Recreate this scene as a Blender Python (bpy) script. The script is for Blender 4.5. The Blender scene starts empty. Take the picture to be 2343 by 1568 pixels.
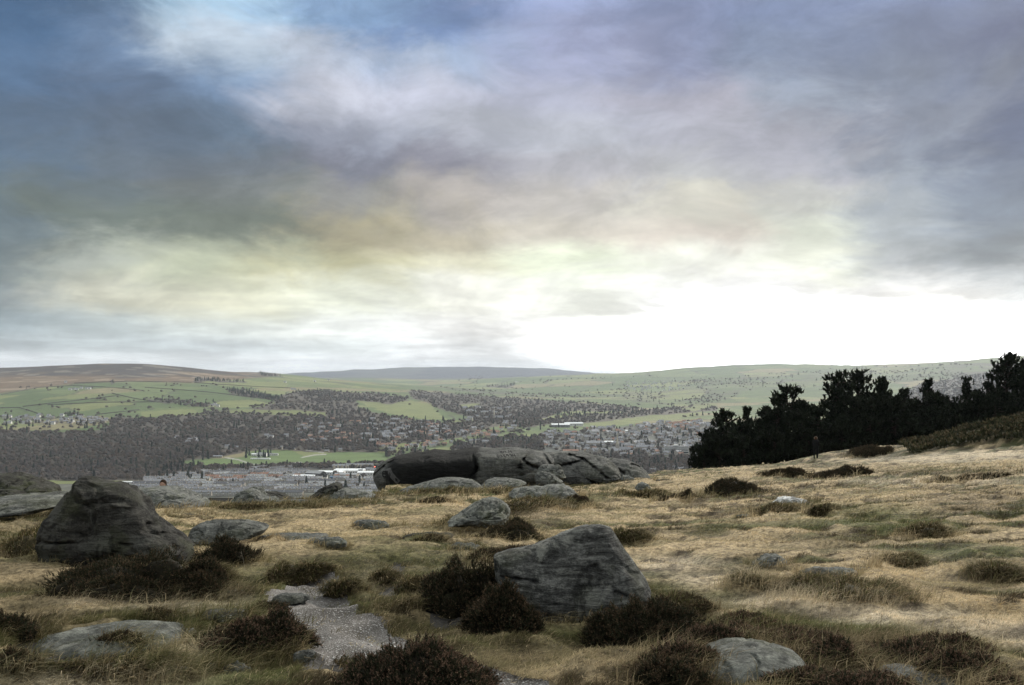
import bpy, math, random
import numpy as np

# ------------------------------------------------------------------ camera, world, sun, exposure
sc = bpy.context.scene
col = sc.collection
F, U0, V0 = 2183.0, 1171.0, 848.0          # focal length and horizon of the 2342 px wide survey of the view

cam_d = bpy.data.cameras.new('camera')
cam = bpy.data.objects.new('camera', cam_d)
col.objects.link(cam)
cam.location = (0, 0, 0)
cam.rotation_euler = (math.radians(90), 0, 0)
cam_d.sensor_width = 36
cam_d.lens = F / 2342 * 36
cam_d.shift_y = (V0 - 784) / 2342
cam_d.clip_start = 0.1
cam_d.clip_end = 90000
sc.camera = cam

sc.view_settings.view_transform = 'Standard'
sc.view_settings.look = 'None'
sc.view_settings.exposure = 0.10
sc.view_settings.gamma = 1.0
sc.cycles.use_denoising = True
sc.cycles.max_bounces = 5
sc.cycles.diffuse_bounces = 2
sc.cycles.glossy_bounces = 1
sc.cycles.transmission_bounces = 2
sc.cycles.volume_bounces = 0
sc.cycles.transparent_max_bounces = 6
sc.cycles.sample_clamp_indirect = 4.0

SUN_EL, SUN_AZ = math.radians(25), math.radians(30)     # azimuth to the right of straight ahead


def lin(c):
    return tuple(((v / 255) / 12.92 if v <= 10 else (((v / 255) + 0.055) / 1.055) ** 2.4) for v in c)


def nd(nt, kind, **kw):
    n = nt.nodes.new(kind)
    for k, v in kw.items():
        setattr(n, k, v)
    return n


def mth(nt, op, a, b=None, clamp=False):
    n = nd(nt, 'ShaderNodeMath', operation=op, use_clamp=clamp)
    for i, v in enumerate((a, b)):
        if v is None:
            continue
        if isinstance(v, (int, float)):
            n.inputs[i].default_value = v
        else:
            nt.links.new(v, n.inputs[i])
    return n.outputs[0]


def maprange(nt, v, a, b, c=0.0, d=1.0, smooth=True):
    n = nd(nt, 'ShaderNodeMapRange')
    n.interpolation_type = 'SMOOTHSTEP' if smooth else 'LINEAR'
    nt.links.new(v, n.inputs[0])
    for i, x in zip((1, 2, 3, 4), (a, b, c, d)):
        n.inputs[i].default_value = x
    return n.outputs[0]


def mixc(nt, f, a, b, blend='MIX'):
    n = nd(nt, 'ShaderNodeMix', data_type='RGBA', blend_type=blend)
    n.clamp_factor = True
    for s, v in ((n.inputs[0], f), (n.inputs[6], a), (n.inputs[7], b)):
        if isinstance(v, (int, float)):
            s.default_value = v
        elif isinstance(v, (tuple, list)):
            s.default_value = (*v[:3], 1)
        else:
            nt.links.new(v, s)
    return n.outputs[2]


def noise(nt, vec, scale, detail=5, rough=0.55, dist=0.0, color=False):
    n = nd(nt, 'ShaderNodeTexNoise')
    n.inputs['Scale'].default_value = scale
    n.inputs['Detail'].default_value = detail
    n.inputs['Roughness'].default_value = rough
    n.inputs['Distortion'].default_value = dist
    if vec is not None:
        nt.links.new(vec, n.inputs['Vector'])
    return n.outputs['Color' if color else 'Fac']


world = bpy.data.worlds.new('World')
sc.world = world
world.use_nodes = True
wt = world.node_tree
wt.nodes.clear()
tc = nd(wt, 'ShaderNodeTexCoord')
sep = nd(wt, 'ShaderNodeSeparateXYZ')
wt.links.new(tc.outputs['Generated'], sep.inputs[0])
dx, dy, dz = sep.outputs
# cloud deck coordinates: the view ray met with a high flat layer, so streaks close up towards the horizon
dzz = mth(wt, 'ADD', mth(wt, 'MAXIMUM', dz, 0.0), 0.10)
cmb = nd(wt, 'ShaderNodeCombineXYZ')
wt.links.new(mth(wt, 'DIVIDE', dx, dzz), cmb.inputs[0])
wt.links.new(mth(wt, 'DIVIDE', dy, dzz), cmb.inputs[1])
deck = cmb.outputs[0]
# azimuth (radians right of the valley axis) and elevation
az = mth(wt, 'ARCTAN2', dx, dy)
el = mth(wt, 'ARCSINE', dz)
sv = nd(wt, 'ShaderNodeCombineXYZ')
wt.links.new(mth(wt, 'MULTIPLY', az, 1.0), sv.inputs[0])
wt.links.new(mth(wt, 'MULTIPLY', el, 2.0), sv.inputs[1])
n1 = noise(wt, deck, 0.75, 6, 0.6, 0.3, True)
n2 = noise(wt, sv.outputs[0], 5.0, 7, 0.62, 0.6, True)
s1 = nd(wt, 'ShaderNodeSeparateColor'); wt.links.new(n1, s1.inputs[0])
s2 = nd(wt, 'ShaderNodeSeparateColor'); wt.links.new(n2, s2.inputs[0])
hfade = maprange(wt, el, 0.0, 0.12, 0.12, 1.0)


def off(a, b, ka, kb):
    x = mth(wt, 'MULTIPLY', mth(wt, 'SUBTRACT', a, 0.5), ka)
    y = mth(wt, 'MULTIPLY', mth(wt, 'SUBTRACT', b, 0.5), kb)
    return mth(wt, 'MULTIPLY', mth(wt, 'ADD', x, y), hfade)


azw = mth(wt, 'ADD', az, off(s1.outputs[0], s2.outputs[0], 0.16, 0.30))
elw = mth(wt, 'ADD', el, off(s1.outputs[1], s2.outputs[1], 0.05, 0.10))

US = [0, 260, 520, 780, 1040, 1300, 1560, 1820, 2080, 2342]
ROWS = [
    (-330, [(150, 150, 150), (160, 160, 158), (170, 168, 165), (170, 168, 165), (170, 168, 165), (170, 168, 165), (170, 168, 165), (165, 163, 160), (155, 155, 153), (150, 150, 150)]),
    (25, [(64, 92, 132), (92, 116, 150), (168, 198, 226), (128, 156, 198), (116, 138, 186), (150, 160, 202), (128, 138, 178), (118, 132, 172), (102, 116, 158), (84, 96, 142)]),
    (110, [(72, 100, 140), (106, 130, 168), (190, 202, 220), (186, 192, 212), (152, 166, 196), (152, 156, 192), (140, 146, 182), (122, 134, 166), (98, 110, 144), (76, 86, 126)]),
    (220, [(82, 106, 142), (96, 112, 142), (122, 146, 184), (190, 190, 206), (184, 184, 204), (180, 180, 202), (176, 172, 190), (150, 158, 180), (110, 120, 146), (88, 100, 136)]),
    (320, [(90, 108, 136), (96, 108, 130), (100, 116, 140), (150, 152, 172), (172, 172, 186), (184, 184, 196), (176, 174, 188), (166, 164, 180), (118, 126, 150), (78, 90, 126)]),
    (385, [(92, 110, 136), (100, 110, 126), (110, 116, 128), (124, 122, 138), (140, 136, 150), (178, 174, 182), (186, 184, 188), (176, 174, 186), (134, 142, 164), (92, 104, 136)]),
    (450, [(92, 108, 126), (96, 104, 110), (120, 122, 122), (144, 140, 138), (172, 162, 158), (192, 184, 180), (216, 210, 198), (200, 198, 196), (158, 166, 184), (112, 124, 152)]),
    (530, [(98, 110, 120), (98, 104, 100), (112, 116, 106), (170, 158, 130), (190, 178, 156), (210, 200, 188), (216, 204, 194), (224, 226, 212), (170, 176, 186), (128, 140, 164)]),
    (610, [(120, 128, 132), (170, 172, 164), (186, 188, 164), (204, 196, 156), (228, 222, 196), (240, 244, 220), (246, 247, 236), (230, 230, 216), (168, 172, 180), (130, 138, 152)]),
    (690, [(128, 134, 140), (196, 192, 176), (220, 216, 194), (234, 234, 216), (248, 248, 236), (250, 252, 242), (255, 255, 255), (255, 255, 255), (246, 246, 244), (215, 218, 224)]),
    (752, [(150, 162, 172), (182, 190, 194), (216, 220, 218), (236, 240, 236), (250, 250, 248), (254, 254, 252), (255, 255, 255), (255, 255, 255), (255, 255, 255), (255, 255, 255)]),
    (795, [(168, 176, 184), (186, 194, 200), (200, 206, 212), (222, 227, 230), (234, 237, 239), (250, 251, 252), (255, 255, 255), (255, 255, 255), (255, 255, 255), (255, 255, 255)]),
    (838, [(228, 232, 236), (232, 236, 238), (236, 240, 242), (238, 242, 246), (240, 244, 248), (248, 250, 252), (255, 255, 255), (255, 255, 255), (255, 255, 255), (255, 255, 255)]),
]
AZ = [math.atan((u - U0) / F) for u in US]
A0, A1 = AZ[0], AZ[-1]
azf = mth(wt, 'DIVIDE', mth(wt, 'SUBTRACT', azw, A0), A1 - A0, True)
prev, pel = None, None
for v, cols in ROWS:
    r = nd(wt, 'ShaderNodeValToRGB')
    r.color_ramp.interpolation = 'EASE'
    els = r.color_ramp.elements
    els[0].position = 0; els[1].position = 1
    for i, a in enumerate(AZ[1:-1]):
        els.new((a - A0) / (A1 - A0))
    for e, c in zip(els, cols):
        m_ = sum(c) / 3; k_ = .13 if c[2] > c[0] + 12 else .06
        c = [x_ * (1 - k_) + m_ * k_ for x_ in c]
        c[0] -= 3 if c[2] < 235 else 0; c[2] -= 2 if c[2] < 235 else 0
        e.color = (*lin(c), 1)
    wt.links.new(azf, r.inputs[0])
    e_ = math.atan((V0 - v) / F)
    if prev is None:
        prev = r.outputs[0]
    else:
        prev = mixc(wt, maprange(wt, elw, pel, e_, 0, 1, True), prev, r.outputs[0])
    pel = e_
# horizon streaks and lumpy cloud relief
st = noise(wt, deck, 1.6, 7, 0.6, 0.2)
streak = maprange(wt, st, 0.38, 0.64, 0.80, 1.03)
sel = maprange(wt, el, 0.015, 0.16, 1.0, 0.25)
streak = mth(wt, 'ADD', 1.0, mth(wt, 'MULTIPLY', mth(wt, 'SUBTRACT', streak, 1.0), sel))
ln = noise(wt, sv.outputs[0], 3.4, 8, 0.6, 0.8)
lump = maprange(wt, ln, 0.31, 0.69, 0.88, 1.22)
lf = noise(wt, sv.outputs[0], 11.0, 9, 0.68, 0.5)
lump = mth(wt, 'MULTIPLY', lump, maprange(wt, lf, 0.33, 0.68, 0.88, 1.14))
mod = mth(wt, 'MULTIPLY', streak, lump)
vm = nd(wt, 'ShaderNodeVectorMath', operation='SCALE')
wt.links.new(prev, vm.inputs[0]); wt.links.new(mod, vm.inputs[3])
cloud = vm.outputs[0]
# the gap where the sun lies behind thin cloud is far brighter than white
ga = mth(wt, 'DIVIDE', mth(wt, 'SUBTRACT', azw, 0.30), 0.34)
ge = mth(wt, 'DIVIDE', mth(wt, 'SUBTRACT', elw, 0.028), 0.055)
gr = mth(wt, 'ADD', mth(wt, 'MULTIPLY', ga, ga), mth(wt, 'MULTIPLY', ge, ge))
gain = maprange(wt, gr, 0.9, 0.05, 1.0, 5.0)
vm2 = nd(wt, 'ShaderNodeVectorMath', operation='SCALE')
wt.links.new(cloud, vm2.inputs[0]); wt.links.new(gain, vm2.inputs[3])
cloud = vm2.outputs[0]
# unseen sky above the view boosted as added fill light; sky behind left even
up = maprange(wt, el, 0.40, 0.85, 1.0, 3.9)
back = maprange(wt, dy, -0.5, 0.45, 1.0, 1.0)
vm3 = nd(wt, 'ShaderNodeVectorMath', operation='SCALE')
wt.links.new(cloud, vm3.inputs[0]); wt.links.new(mth(wt, 'MULTIPLY', mth(wt, 'MULTIPLY', up, back), 10.0), vm3.inputs[3])
sky = nd(wt, 'ShaderNodeTexSky', sky_type='NISHITA')
sky.sun_disc = False
sky.sun_elevation = SUN_EL
sky.sun_rotation = SUN_AZ
sky.altitude = 300
full = mixc(wt, 0.05, vm3.outputs[0], sky.outputs[0])
bg = nd(wt, 'ShaderNodeBackground')
bg.inputs['Strength'].default_value = 0.1
wt.links.new(full, bg.inputs['Color'])
wo = nd(wt, 'ShaderNodeOutputWorld')
wt.links.new(bg.outputs[0], wo.inputs[0])
world.cycles.sampling_method = 'MANUAL'
world.cycles.sample_map_resolution = 512

sd = bpy.data.lights.new('sun', 'SUN')
sd.energy = 4.0
sd.angle = math.radians(7)
sd.color = (1.0, 0.95, 0.86)
sun = bpy.data.objects.new('sun', sd)
col.objects.link(sun)
sun.rotation_euler = (math.pi / 2 - SUN_EL, 0, math.pi - SUN_AZ)
sun.location = (30, 60, 60)

GRASS_N = (640000, 460000)
HAZE = 3.4e-5
rng = np.random.default_rng(11)
random.seed(11)


# ------------------------------------------------------------------ helpers
def hash3(ix, iy, iz, seed):
    h = (ix.astype(np.int64) * 374761393 + iy.astype(np.int64) * 668265263 + iz.astype(np.int64) * 2147483647 + seed * 974634777) & 0xFFFFFFFF
    h = ((h ^ (h >> 13)) * 1274126177) & 0xFFFFFFFF
    h = ((h ^ (h >> 16)) * 2246822519) & 0xFFFFFFFF
    return ((h ^ (h >> 15)) & 0xFFFFFF) / float(0xFFFFFF)


def vn(x, y, z=None, seed=0):
    """value noise, -1..1"""
    x = np.asarray(x, float); y = np.asarray(y, float)
    x0 = np.floor(x); y0 = np.floor(y)
    fx = x - x0; fy = y - y0
    fx = fx * fx * fx * (fx * (fx * 6 - 15) + 10); fy = fy * fy * fy * (fy * (fy * 6 - 15) + 10)
    if z is None:
        zz = np.zeros_like(x0)
        a = hash3(x0, y0, zz, seed); b = hash3(x0 + 1, y0, zz, seed)
        c = hash3(x0, y0 + 1, zz, seed); d = hash3(x0 + 1, y0 + 1, zz, seed)
        return (a + (b - a) * fx + (c - a) * fy + (a - b - c + d) * fx * fy) * 2 - 1
    z = np.asarray(z, float); z0 = np.floor(z); fz = z - z0
    fz = fz * fz * (3 - 2 * fz)
    r = []
    for k in (0, 1):
        a = hash3(x0, y0, z0 + k, seed); b = hash3(x0 + 1, y0, z0 + k, seed)
        c = hash3(x0, y0 + 1, z0 + k, seed); d = hash3(x0 + 1, y0 + 1, z0 + k, seed)
        r.append(a + (b - a) * fx + (c - a) * fy + (a - b - c + d) * fx * fy)
    return (r[0] + (r[1] - r[0]) * fz) * 2 - 1


def fbm(x, y, z=None, oct=4, seed=0, gain=0.5):
    s = 0; a = 1.0; t = 0
    for o in range(oct):
        f = 2.03 ** o
        s = s + a * vn(x * f + 13.7 * o, y * f - 7.1 * o, None if z is None else z * f + 3.3 * o, seed + o)
        t += a; a *= gain
    return s / t


def ss(a, b, x):
    t = np.clip((x - a) / (b - a), 0, 1)
    return t * t * (3 - 2 * t)


def mesh_obj(name, V, faces, mats, parent=None, cols=None, smooth=False, midx=None, loc=None):
    """faces: list of int arrays (n,3) / (n,4)"""
    me = bpy.data.meshes.new(name)
    V = np.asarray(V, np.float32)
    me.vertices.add(len(V)); me.vertices.foreach_set('co', V.ravel())
    faces = [np.asarray(f, np.int32) for f in faces if len(f)]
    nf = sum(len(f) for f in faces); nl = sum(f.size for f in faces)
    me.loops.add(nl); me.polygons.add(nf)
    me.loops.foreach_set('vertex_index', np.concatenate([f.ravel() for f in faces]))
    tot = np.concatenate([np.full(len(f), f.shape[1], np.int32) for f in faces])
    start = np.concatenate([[0], np.cumsum(tot)[:-1]]).astype(np.int32)
    me.polygons.foreach_set('loop_start', start)
    if smooth:
        me.polygons.foreach_set('use_smooth', np.ones(nf, bool))
    mats = mats if isinstance(mats, (list, tuple)) else [mats]
    for m in mats:
        me.materials.append(m)
    if midx is not None:
        me.polygons.foreach_set('material_index', np.asarray(midx, np.int32))
    if cols is not None:
        at = me.color_attributes.new('Col', 'FLOAT_COLOR', 'POINT')
        c = np.ones((len(V), 4), np.float32); c[:, :3] = cols
        at.data.foreach_set('color', c.ravel())
    me.update(calc_edges=True)
    o = bpy.data.objects.new(name, me)
    col.objects.link(o)
    if parent is not None:
        o.parent = parent
    if loc is not None:
        o.location = loc
    return o


def tag(o, label=None, cat=None, group=None, kind=None):
    for k, v in (('label', label), ('category', cat), ('group', group), ('kind', kind)):
        if v:
            o[k] = v
    return o


def empty(name, loc, rz=0.0):
    o = bpy.data.objects.new(name, None)
    col.objects.link(o)
    o.location = loc; o.rotation_euler = (0, 0, rz)
    o.empty_display_size = 0.3
    return o


def inpoly(px, py, poly):
    px = np.asarray(px, float); py = np.asarray(py, float)
    r = np.zeros(px.shape, bool)
    n = len(poly)
    for i in range(n):
        x1, y1 = poly[i]; x2, y2 = poly[(i + 1) % n]
        if y1 == y2:
            continue
        c = ((y1 > py) != (y2 > py)) & (px < (x2 - x1) * (py - y1) / (y2 - y1) + x1)
        r ^= c
    return r


# ------------------------------------------------------------------ materials
def mat(name, rough=0.9):
    m = bpy.data.materials.new(name); m.use_nodes = True
    nt = m.node_tree
    b = nt.nodes['Principled BSDF']
    b.inputs['Roughness'].default_value = rough
    b.inputs['Specular IOR Level'].default_value = 0.15
    return m, nt, b


def flat(name, c, rough=0.9, var=0.15, scale=3.0):
    m, nt, b = mat(name, rough)
    t = nd(nt, 'ShaderNodeTexCoord')
    f = maprange(nt, noise(nt, t.outputs['Object'], scale, 3), 0.3, 0.7, 1 - var, 1 + var)
    v = nd(nt, 'ShaderNodeVectorMath', operation='SCALE')
    v.inputs[0].default_value = c[:3]
    nt.links.new(f, v.inputs[3]); nt.links.new(v.outputs[0], b.inputs['Base Color'])
    return m


def attr_mat(name, var=0.2, scale=2.0, rough=0.95, transl=0.0, bump=0.0, bscale=20):
    m, nt, b = mat(name, rough)
    a = nd(nt, 'ShaderNodeAttribute'); a.attribute_name = 'Col'
    t = nd(nt, 'ShaderNodeTexCoord')
    f = maprange(nt, noise(nt, t.outputs['Object'], scale, 5, 0.65), 0.3, 0.7, 1 - var, 1 + var)
    v = nd(nt, 'ShaderNodeVectorMath', operation='SCALE')
    nt.links.new(a.outputs['Color'], v.inputs[0]); nt.links.new(f, v.inputs[3])
    nt.links.new(v.outputs[0], b.inputs['Base Color'])
    if bump:
        bn = nd(nt, 'ShaderNodeBump'); bn.inputs['Distance'].default_value = bump
        bn.inputs['Strength'].default_value = 1.0
        nt.links.new(noise(nt, t.outputs['Object'], bscale, 6, 0.7), bn.inputs['Height'])
        nt.links.new(bn.outputs[0], b.inputs['Normal'])
    if transl:
        tr = nd(nt, 'ShaderNodeBsdfTranslucent'); nt.links.new(v.outputs[0], tr.inputs[0])
        mx = nd(nt, 'ShaderNodeMixShader'); mx.inputs[0].default_value = transl
        nt.links.new(b.outputs[0], mx.inputs[1]); nt.links.new(tr.outputs[0], mx.inputs[2])
        nt.links.new(mx.outputs[0], nt.nodes['Material Output'].inputs[0])
    return m


def rock_mat(name, dark=0.05, mid=0.17, light=0.33, moss=0.35, k=1.0, tint=(1.0, 1.0, 0.96), black_band=None, white=0.0, strata=0.6, lichen=0.65):
    """weathered gritstone; k scales the pattern (1 = boulder a metre across)"""
    m, nt, b = mat(name, 0.92)
    t = nd(nt, 'ShaderNodeTexCoord'); P = t.outputs['Object']
    mp = nd(nt, 'ShaderNodeMapping'); mp.inputs['Scale'].default_value = (1, 1, 5.0); mp.inputs['Rotation'].default_value = (0, 0.14, 0)
    nt.links.new(P, mp.inputs[0]); S = mp.outputs[0]
    n1 = noise(nt, S, 2.2 * k, 8, 0.68, 0.5)
    n2 = noise(nt, P, 22 * k, 6, 0.8)
    n4 = noise(nt, P, 6.5 * k, 5, 0.7, 0.4)
    n3 = noise(nt, P, 1.3 * k, 4, 0.6)
    r = nd(nt, 'ShaderNodeValToRGB'); e = r.color_ramp.elements
    e[0].position = 0.40; e[0].color = (dark * tint[0], dark * tint[1], dark * tint[2], 1)
    e[1].position = 0.62; e[1].color = (light * tint[0], light * tint[1], light * tint[2] * 0.97, 1)
    x = e.new(0.5); x.color = (mid * tint[0], mid * tint[1], mid * tint[2], 1)
    f = mth(nt, 'ADD', mth(nt, 'MULTIPLY', n1, 0.48), mth(nt, 'ADD', mth(nt, 'MULTIPLY', n2, 0.30), mth(nt, 'MULTIPLY', n4, 0.22)))
    nt.links.new(f, r.inputs[0])
    c = r.outputs[0]
    mossf = mth(nt, 'MULTIPLY', maprange(nt, n3, 0.46, 0.66), moss)
    c = mixc(nt, mossf, c, (0.060, 0.066, 0.032))
    c = mixc(nt, maprange(nt, noise(nt, P, 1.9 * k, 6, 0.72, 0.6), 0.52, 0.60, 0, .42), c, (min(light * 1.25, .5), min(light * 1.25, .5), min(light * 1.1, .45)))
    mv = nd(nt, 'ShaderNodeMapping'); mv.inputs['Scale'].default_value = (5, 5, 0.7); nt.links.new(P, mv.inputs[0])
    c = mixc(nt, maprange(nt, noise(nt, mv.outputs[0], 1.1 * k, 5, 0.7), 0.52, 0.66, 0, .6), c, (dark * .5, dark * .5, dark * .45))
    vo = nd(nt, 'ShaderNodeTexVoronoi'); vo.inputs['Scale'].default_value = 16 * k
    nt.links.new(P, vo.inputs['Vector'])
    lic = mth(nt, 'MULTIPLY', maprange(nt, vo.outputs['Distance'], 0.10, 0.22, 1, 0), maprange(nt, noise(nt, P, 3.1 * k, 3), 0.5, 0.62))
    c = mixc(nt, mth(nt, 'MULTIPLY', lic, lichen), c, (0.40, 0.41, 0.36))
    if white:
        c = mixc(nt, mth(nt, 'MULTIPLY', maprange(nt, noise(nt, P, 2.4 * k, 5, 0.7), 0.42, 0.56), white), c, (0.78, 0.78, 0.76))
    if black_band:  # black band across part of the rock, ragged at its ends
        u0, u1, rag = black_band
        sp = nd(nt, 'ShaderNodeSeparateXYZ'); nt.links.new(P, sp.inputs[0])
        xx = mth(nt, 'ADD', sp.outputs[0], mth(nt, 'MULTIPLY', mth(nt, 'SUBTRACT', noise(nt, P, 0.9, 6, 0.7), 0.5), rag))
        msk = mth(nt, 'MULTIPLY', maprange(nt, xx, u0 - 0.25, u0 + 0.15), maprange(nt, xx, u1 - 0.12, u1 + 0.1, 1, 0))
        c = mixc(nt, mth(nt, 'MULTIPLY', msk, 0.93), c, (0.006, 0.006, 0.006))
    nt.links.new(c, b.inputs['Base Color'])
    h = mth(nt, 'ADD', mth(nt, 'MULTIPLY', n1, strata), mth(nt, 'ADD', mth(nt, 'MULTIPLY', n2, 0.30), mth(nt, 'MULTIPLY', n4, .35)))
    bn = nd(nt, 'ShaderNodeBump'); bn.inputs['Distance'].default_value = 0.17 / k; bn.inputs['Strength'].default_value = 1.0
    nt.links.new(h, bn.inputs['Height']); nt.links.new(bn.outputs[0], b.inputs['Normal'])
    return m


M_ground = attr_mat('moor_turf', 0.6, 16.0, bump=0.03, bscale=50)
M_valley = attr_mat('valley_land', 0.12, 0.012)
M_blade = attr_mat('grass_blade', 0.10, 1.5, transl=0.25)
M_heather = attr_mat('heather_sprig', 0.2, 6.0, transl=0.1)
M_pine = attr_mat('pine_needle', 0.2, 1.0)
M_wood = attr_mat('bare_twig', 0.10, 0.05, transl=0.4)
M_bark = flat('pine_bark', (0.035, 0.026, 0.02), var=0.3, scale=5)

# gravel of the trodden path
M_path, nt, b = mat('gravel', 0.95)
t = nd(nt, 'ShaderNodeTexCoord'); P = t.outputs['Object']
n1 = noise(nt, P, 3.0, 4); n2 = noise(nt, P, 70, 3, 0.7)
vo = nd(nt, 'ShaderNodeTexVoronoi'); vo.inputs['Scale'].default_value = 110; nt.links.new(P, vo.inputs['Vector'])
vb = nd(nt, 'ShaderNodeRGBToBW'); nt.links.new(vo.outputs['Color'], vb.inputs[0])
c = mixc(nt, maprange(nt, n1, 0.35, 0.65), (0.085, 0.077, 0.070), (0.215, 0.198, 0.185))
c = mixc(nt, maprange(nt, noise(nt, P, 1.1, 5, 0.7), 0.50, 0.66, 0, .75), c, (0.055, 0.048, 0.040))
c = mixc(nt, maprange(nt, n2, 0.35, 0.7, 0, 0.6), c, (0.05, 0.046, 0.042))
c = mixc(nt, maprange(nt, vb.outputs[0], 0.70, 0.85, 0, 0.8), c, (0.36, 0.35, 0.34))
nt.links.new(c, b.inputs['Base Color'])
bn = nd(nt, 'ShaderNodeBump'); bn.inputs['Distance'].default_value = 0.008
nt.links.new(vo.outputs['Distance'], bn.inputs['Height']); nt.links.new(bn.outputs[0], b.inputs['Normal'])

M_earth, nt, b = mat('peaty_earth', 0.95)
t = nd(nt, 'ShaderNodeTexCoord'); P = t.outputs['Object']
c = mixc(nt, maprange(nt, noise(nt, P, 4, 6, 0.7), 0.35, 0.68), (0.022, 0.02, 0.018), (0.095, 0.088, 0.082))
c = mixc(nt, maprange(nt, noise(nt, P, 60, 3, 0.7), 0.55, 0.75, 0, 0.5), c, (0.2, 0.19, 0.18))
nt.links.new(c, b.inputs['Base Color'])
bn = nd(nt, 'ShaderNodeBump'); bn.inputs['Distance'].default_value = 0.03
nt.links.new(noise(nt, P, 25, 6, 0.7), bn.inputs['Height']); nt.links.new(bn.outputs[0], b.inputs['Normal'])

# ------------------------------------------------------------------ moor: height of the near ground
S_U = [-900, 0, 1500, 1900, 2342, 2900]
S_V = [0.102, 0.098, 0.095, 0.081, 0.064, 0.046]
E_U = [-900, -300, 0, 400, 700, 830, 900, 1100, 1480, 1600, 1900, 2342, 2900]
E_V = [22, 23, 25, 29, 29, 31, 44, 52, 74, 112, 126, 140, 150]
MOUNDS = []     # x, y, height, rx, ry


def ground(x, y):
    x = np.asarray(x, float); y = np.asarray(y, float)
    u = U0 + F * x / np.maximum(y, 4.0)
    s = np.interp(u, S_U, S_V)
    z = -(1.6 + s * (y - 5))
    far = ss(6, 40, y)
    z = z + 0.05 * (1 + 1.5 * far) * fbm(x / 2.1, y / 2.1, oct=2, seed=3)
    z = z + 0.22 * far * fbm(x / 9, y / 9, oct=2, seed=5)
    hum = 1 - np.abs(fbm(x / 0.75, y / 0.75, oct=2, seed=9))
    z = z + (0.19 + 0.13 * far) * (hum - 0.75)
    hum2 = 1 - np.abs(vn(x / 0.27 + 0.4 * y, y / 0.27, seed=19))
    z = z + 0.022 * (hum2 - 0.5)
    for mx, my, h, rx, ry in MOUNDS:
        d = np.sqrt(((x - mx) / rx) ** 2 + ((y - my) / ry) ** 2)
        z = z + h * np.exp(-d ** 3.2)
    e = np.interp(u, E_U, E_V)
    over = np.maximum(y - e, 0)
    z = z - 0.75 * over * over / (over + 4)
    return z


MOUNDS.append((43.5, 74, 2.2, 10.5, 9))
MOUNDS.append((28.5, 80, 0.8, 5, 5))

YS = np.geomspace(3.2, 170, 2600)


def hit(u, v):
    """where the moor shows at survey pixel (u, v)"""
    x = (u - U0) / F * YS
    zr = (V0 - v) / F * YS
    g = ground(x, YS)
    k = np.argmax(g >= zr) if (g >= zr).any() else len(YS) - 1
    return x[k], YS[k], g[k]


def to_uv(x, y, z):
    return U0 + F * x / y, V0 - F * z / y


# trodden ground, as outlines on the ground
def poly_world(pts):
    out = []
    for u, v in pts:
        s = np.interp(u, S_U, S_V)
        q = (v - V0) / F - s
        Y = (1.6 - 5 * s) / max(q, 0.004)
        out.append(((u - U0) / F * Y, Y))
    return out


PATH = [poly_world([(672, 1296), (748, 1302), (785, 1340), (800, 1385), (835, 1412), (890, 1438), (945, 1462), (1000, 1495), (1090, 1522), (1260, 1550), (1360, 1600), (1000, 1640), (880, 1570), (840, 1512), (800, 1500), (735, 1512), (680, 1492), (670, 1445), (625, 1420), (575, 1396), (592, 1372), (635, 1352), (650, 1322)])]
EARTH = [poly_world([(25, 1420), (60, 1450), (110, 1480), (230, 1490), (350, 1480), (385, 1505), (330, 1530), (300, 1545), (200, 1552), (100, 1535), (30, 1500)]),
         poly_world([(955, 1385), (1010, 1378), (1080, 1395), (1090, 1420), (1020, 1428), (965, 1410)]),
         poly_world([(865, 1352), (900, 1340), (925, 1348), (915, 1368), (875, 1372)]),
         poly_world([(885, 1290), (915, 1284), (925, 1330), (895, 1345)]),
         poly_world([(660, 1500), (730, 1502), (800, 1520), (830, 1545), (760, 1560), (690, 1545)])]

# ------------------------------------------------------------------ turf colours (grass colours by patch, with relief shade painted in)
STRAW = np.array((0.62, 0.48, 0.29)); GOLD = np.array((0.215, 0.160, 0.082)); GREEN = np.array((0.125, 0.138, 0.045))
OLIVE = np.array((0.125, 0.108, 0.052)); BROWN = np.array((0.070, 0.050, 0.029)); PALE = np.array((0.84, 0.70, 0.51))
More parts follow.
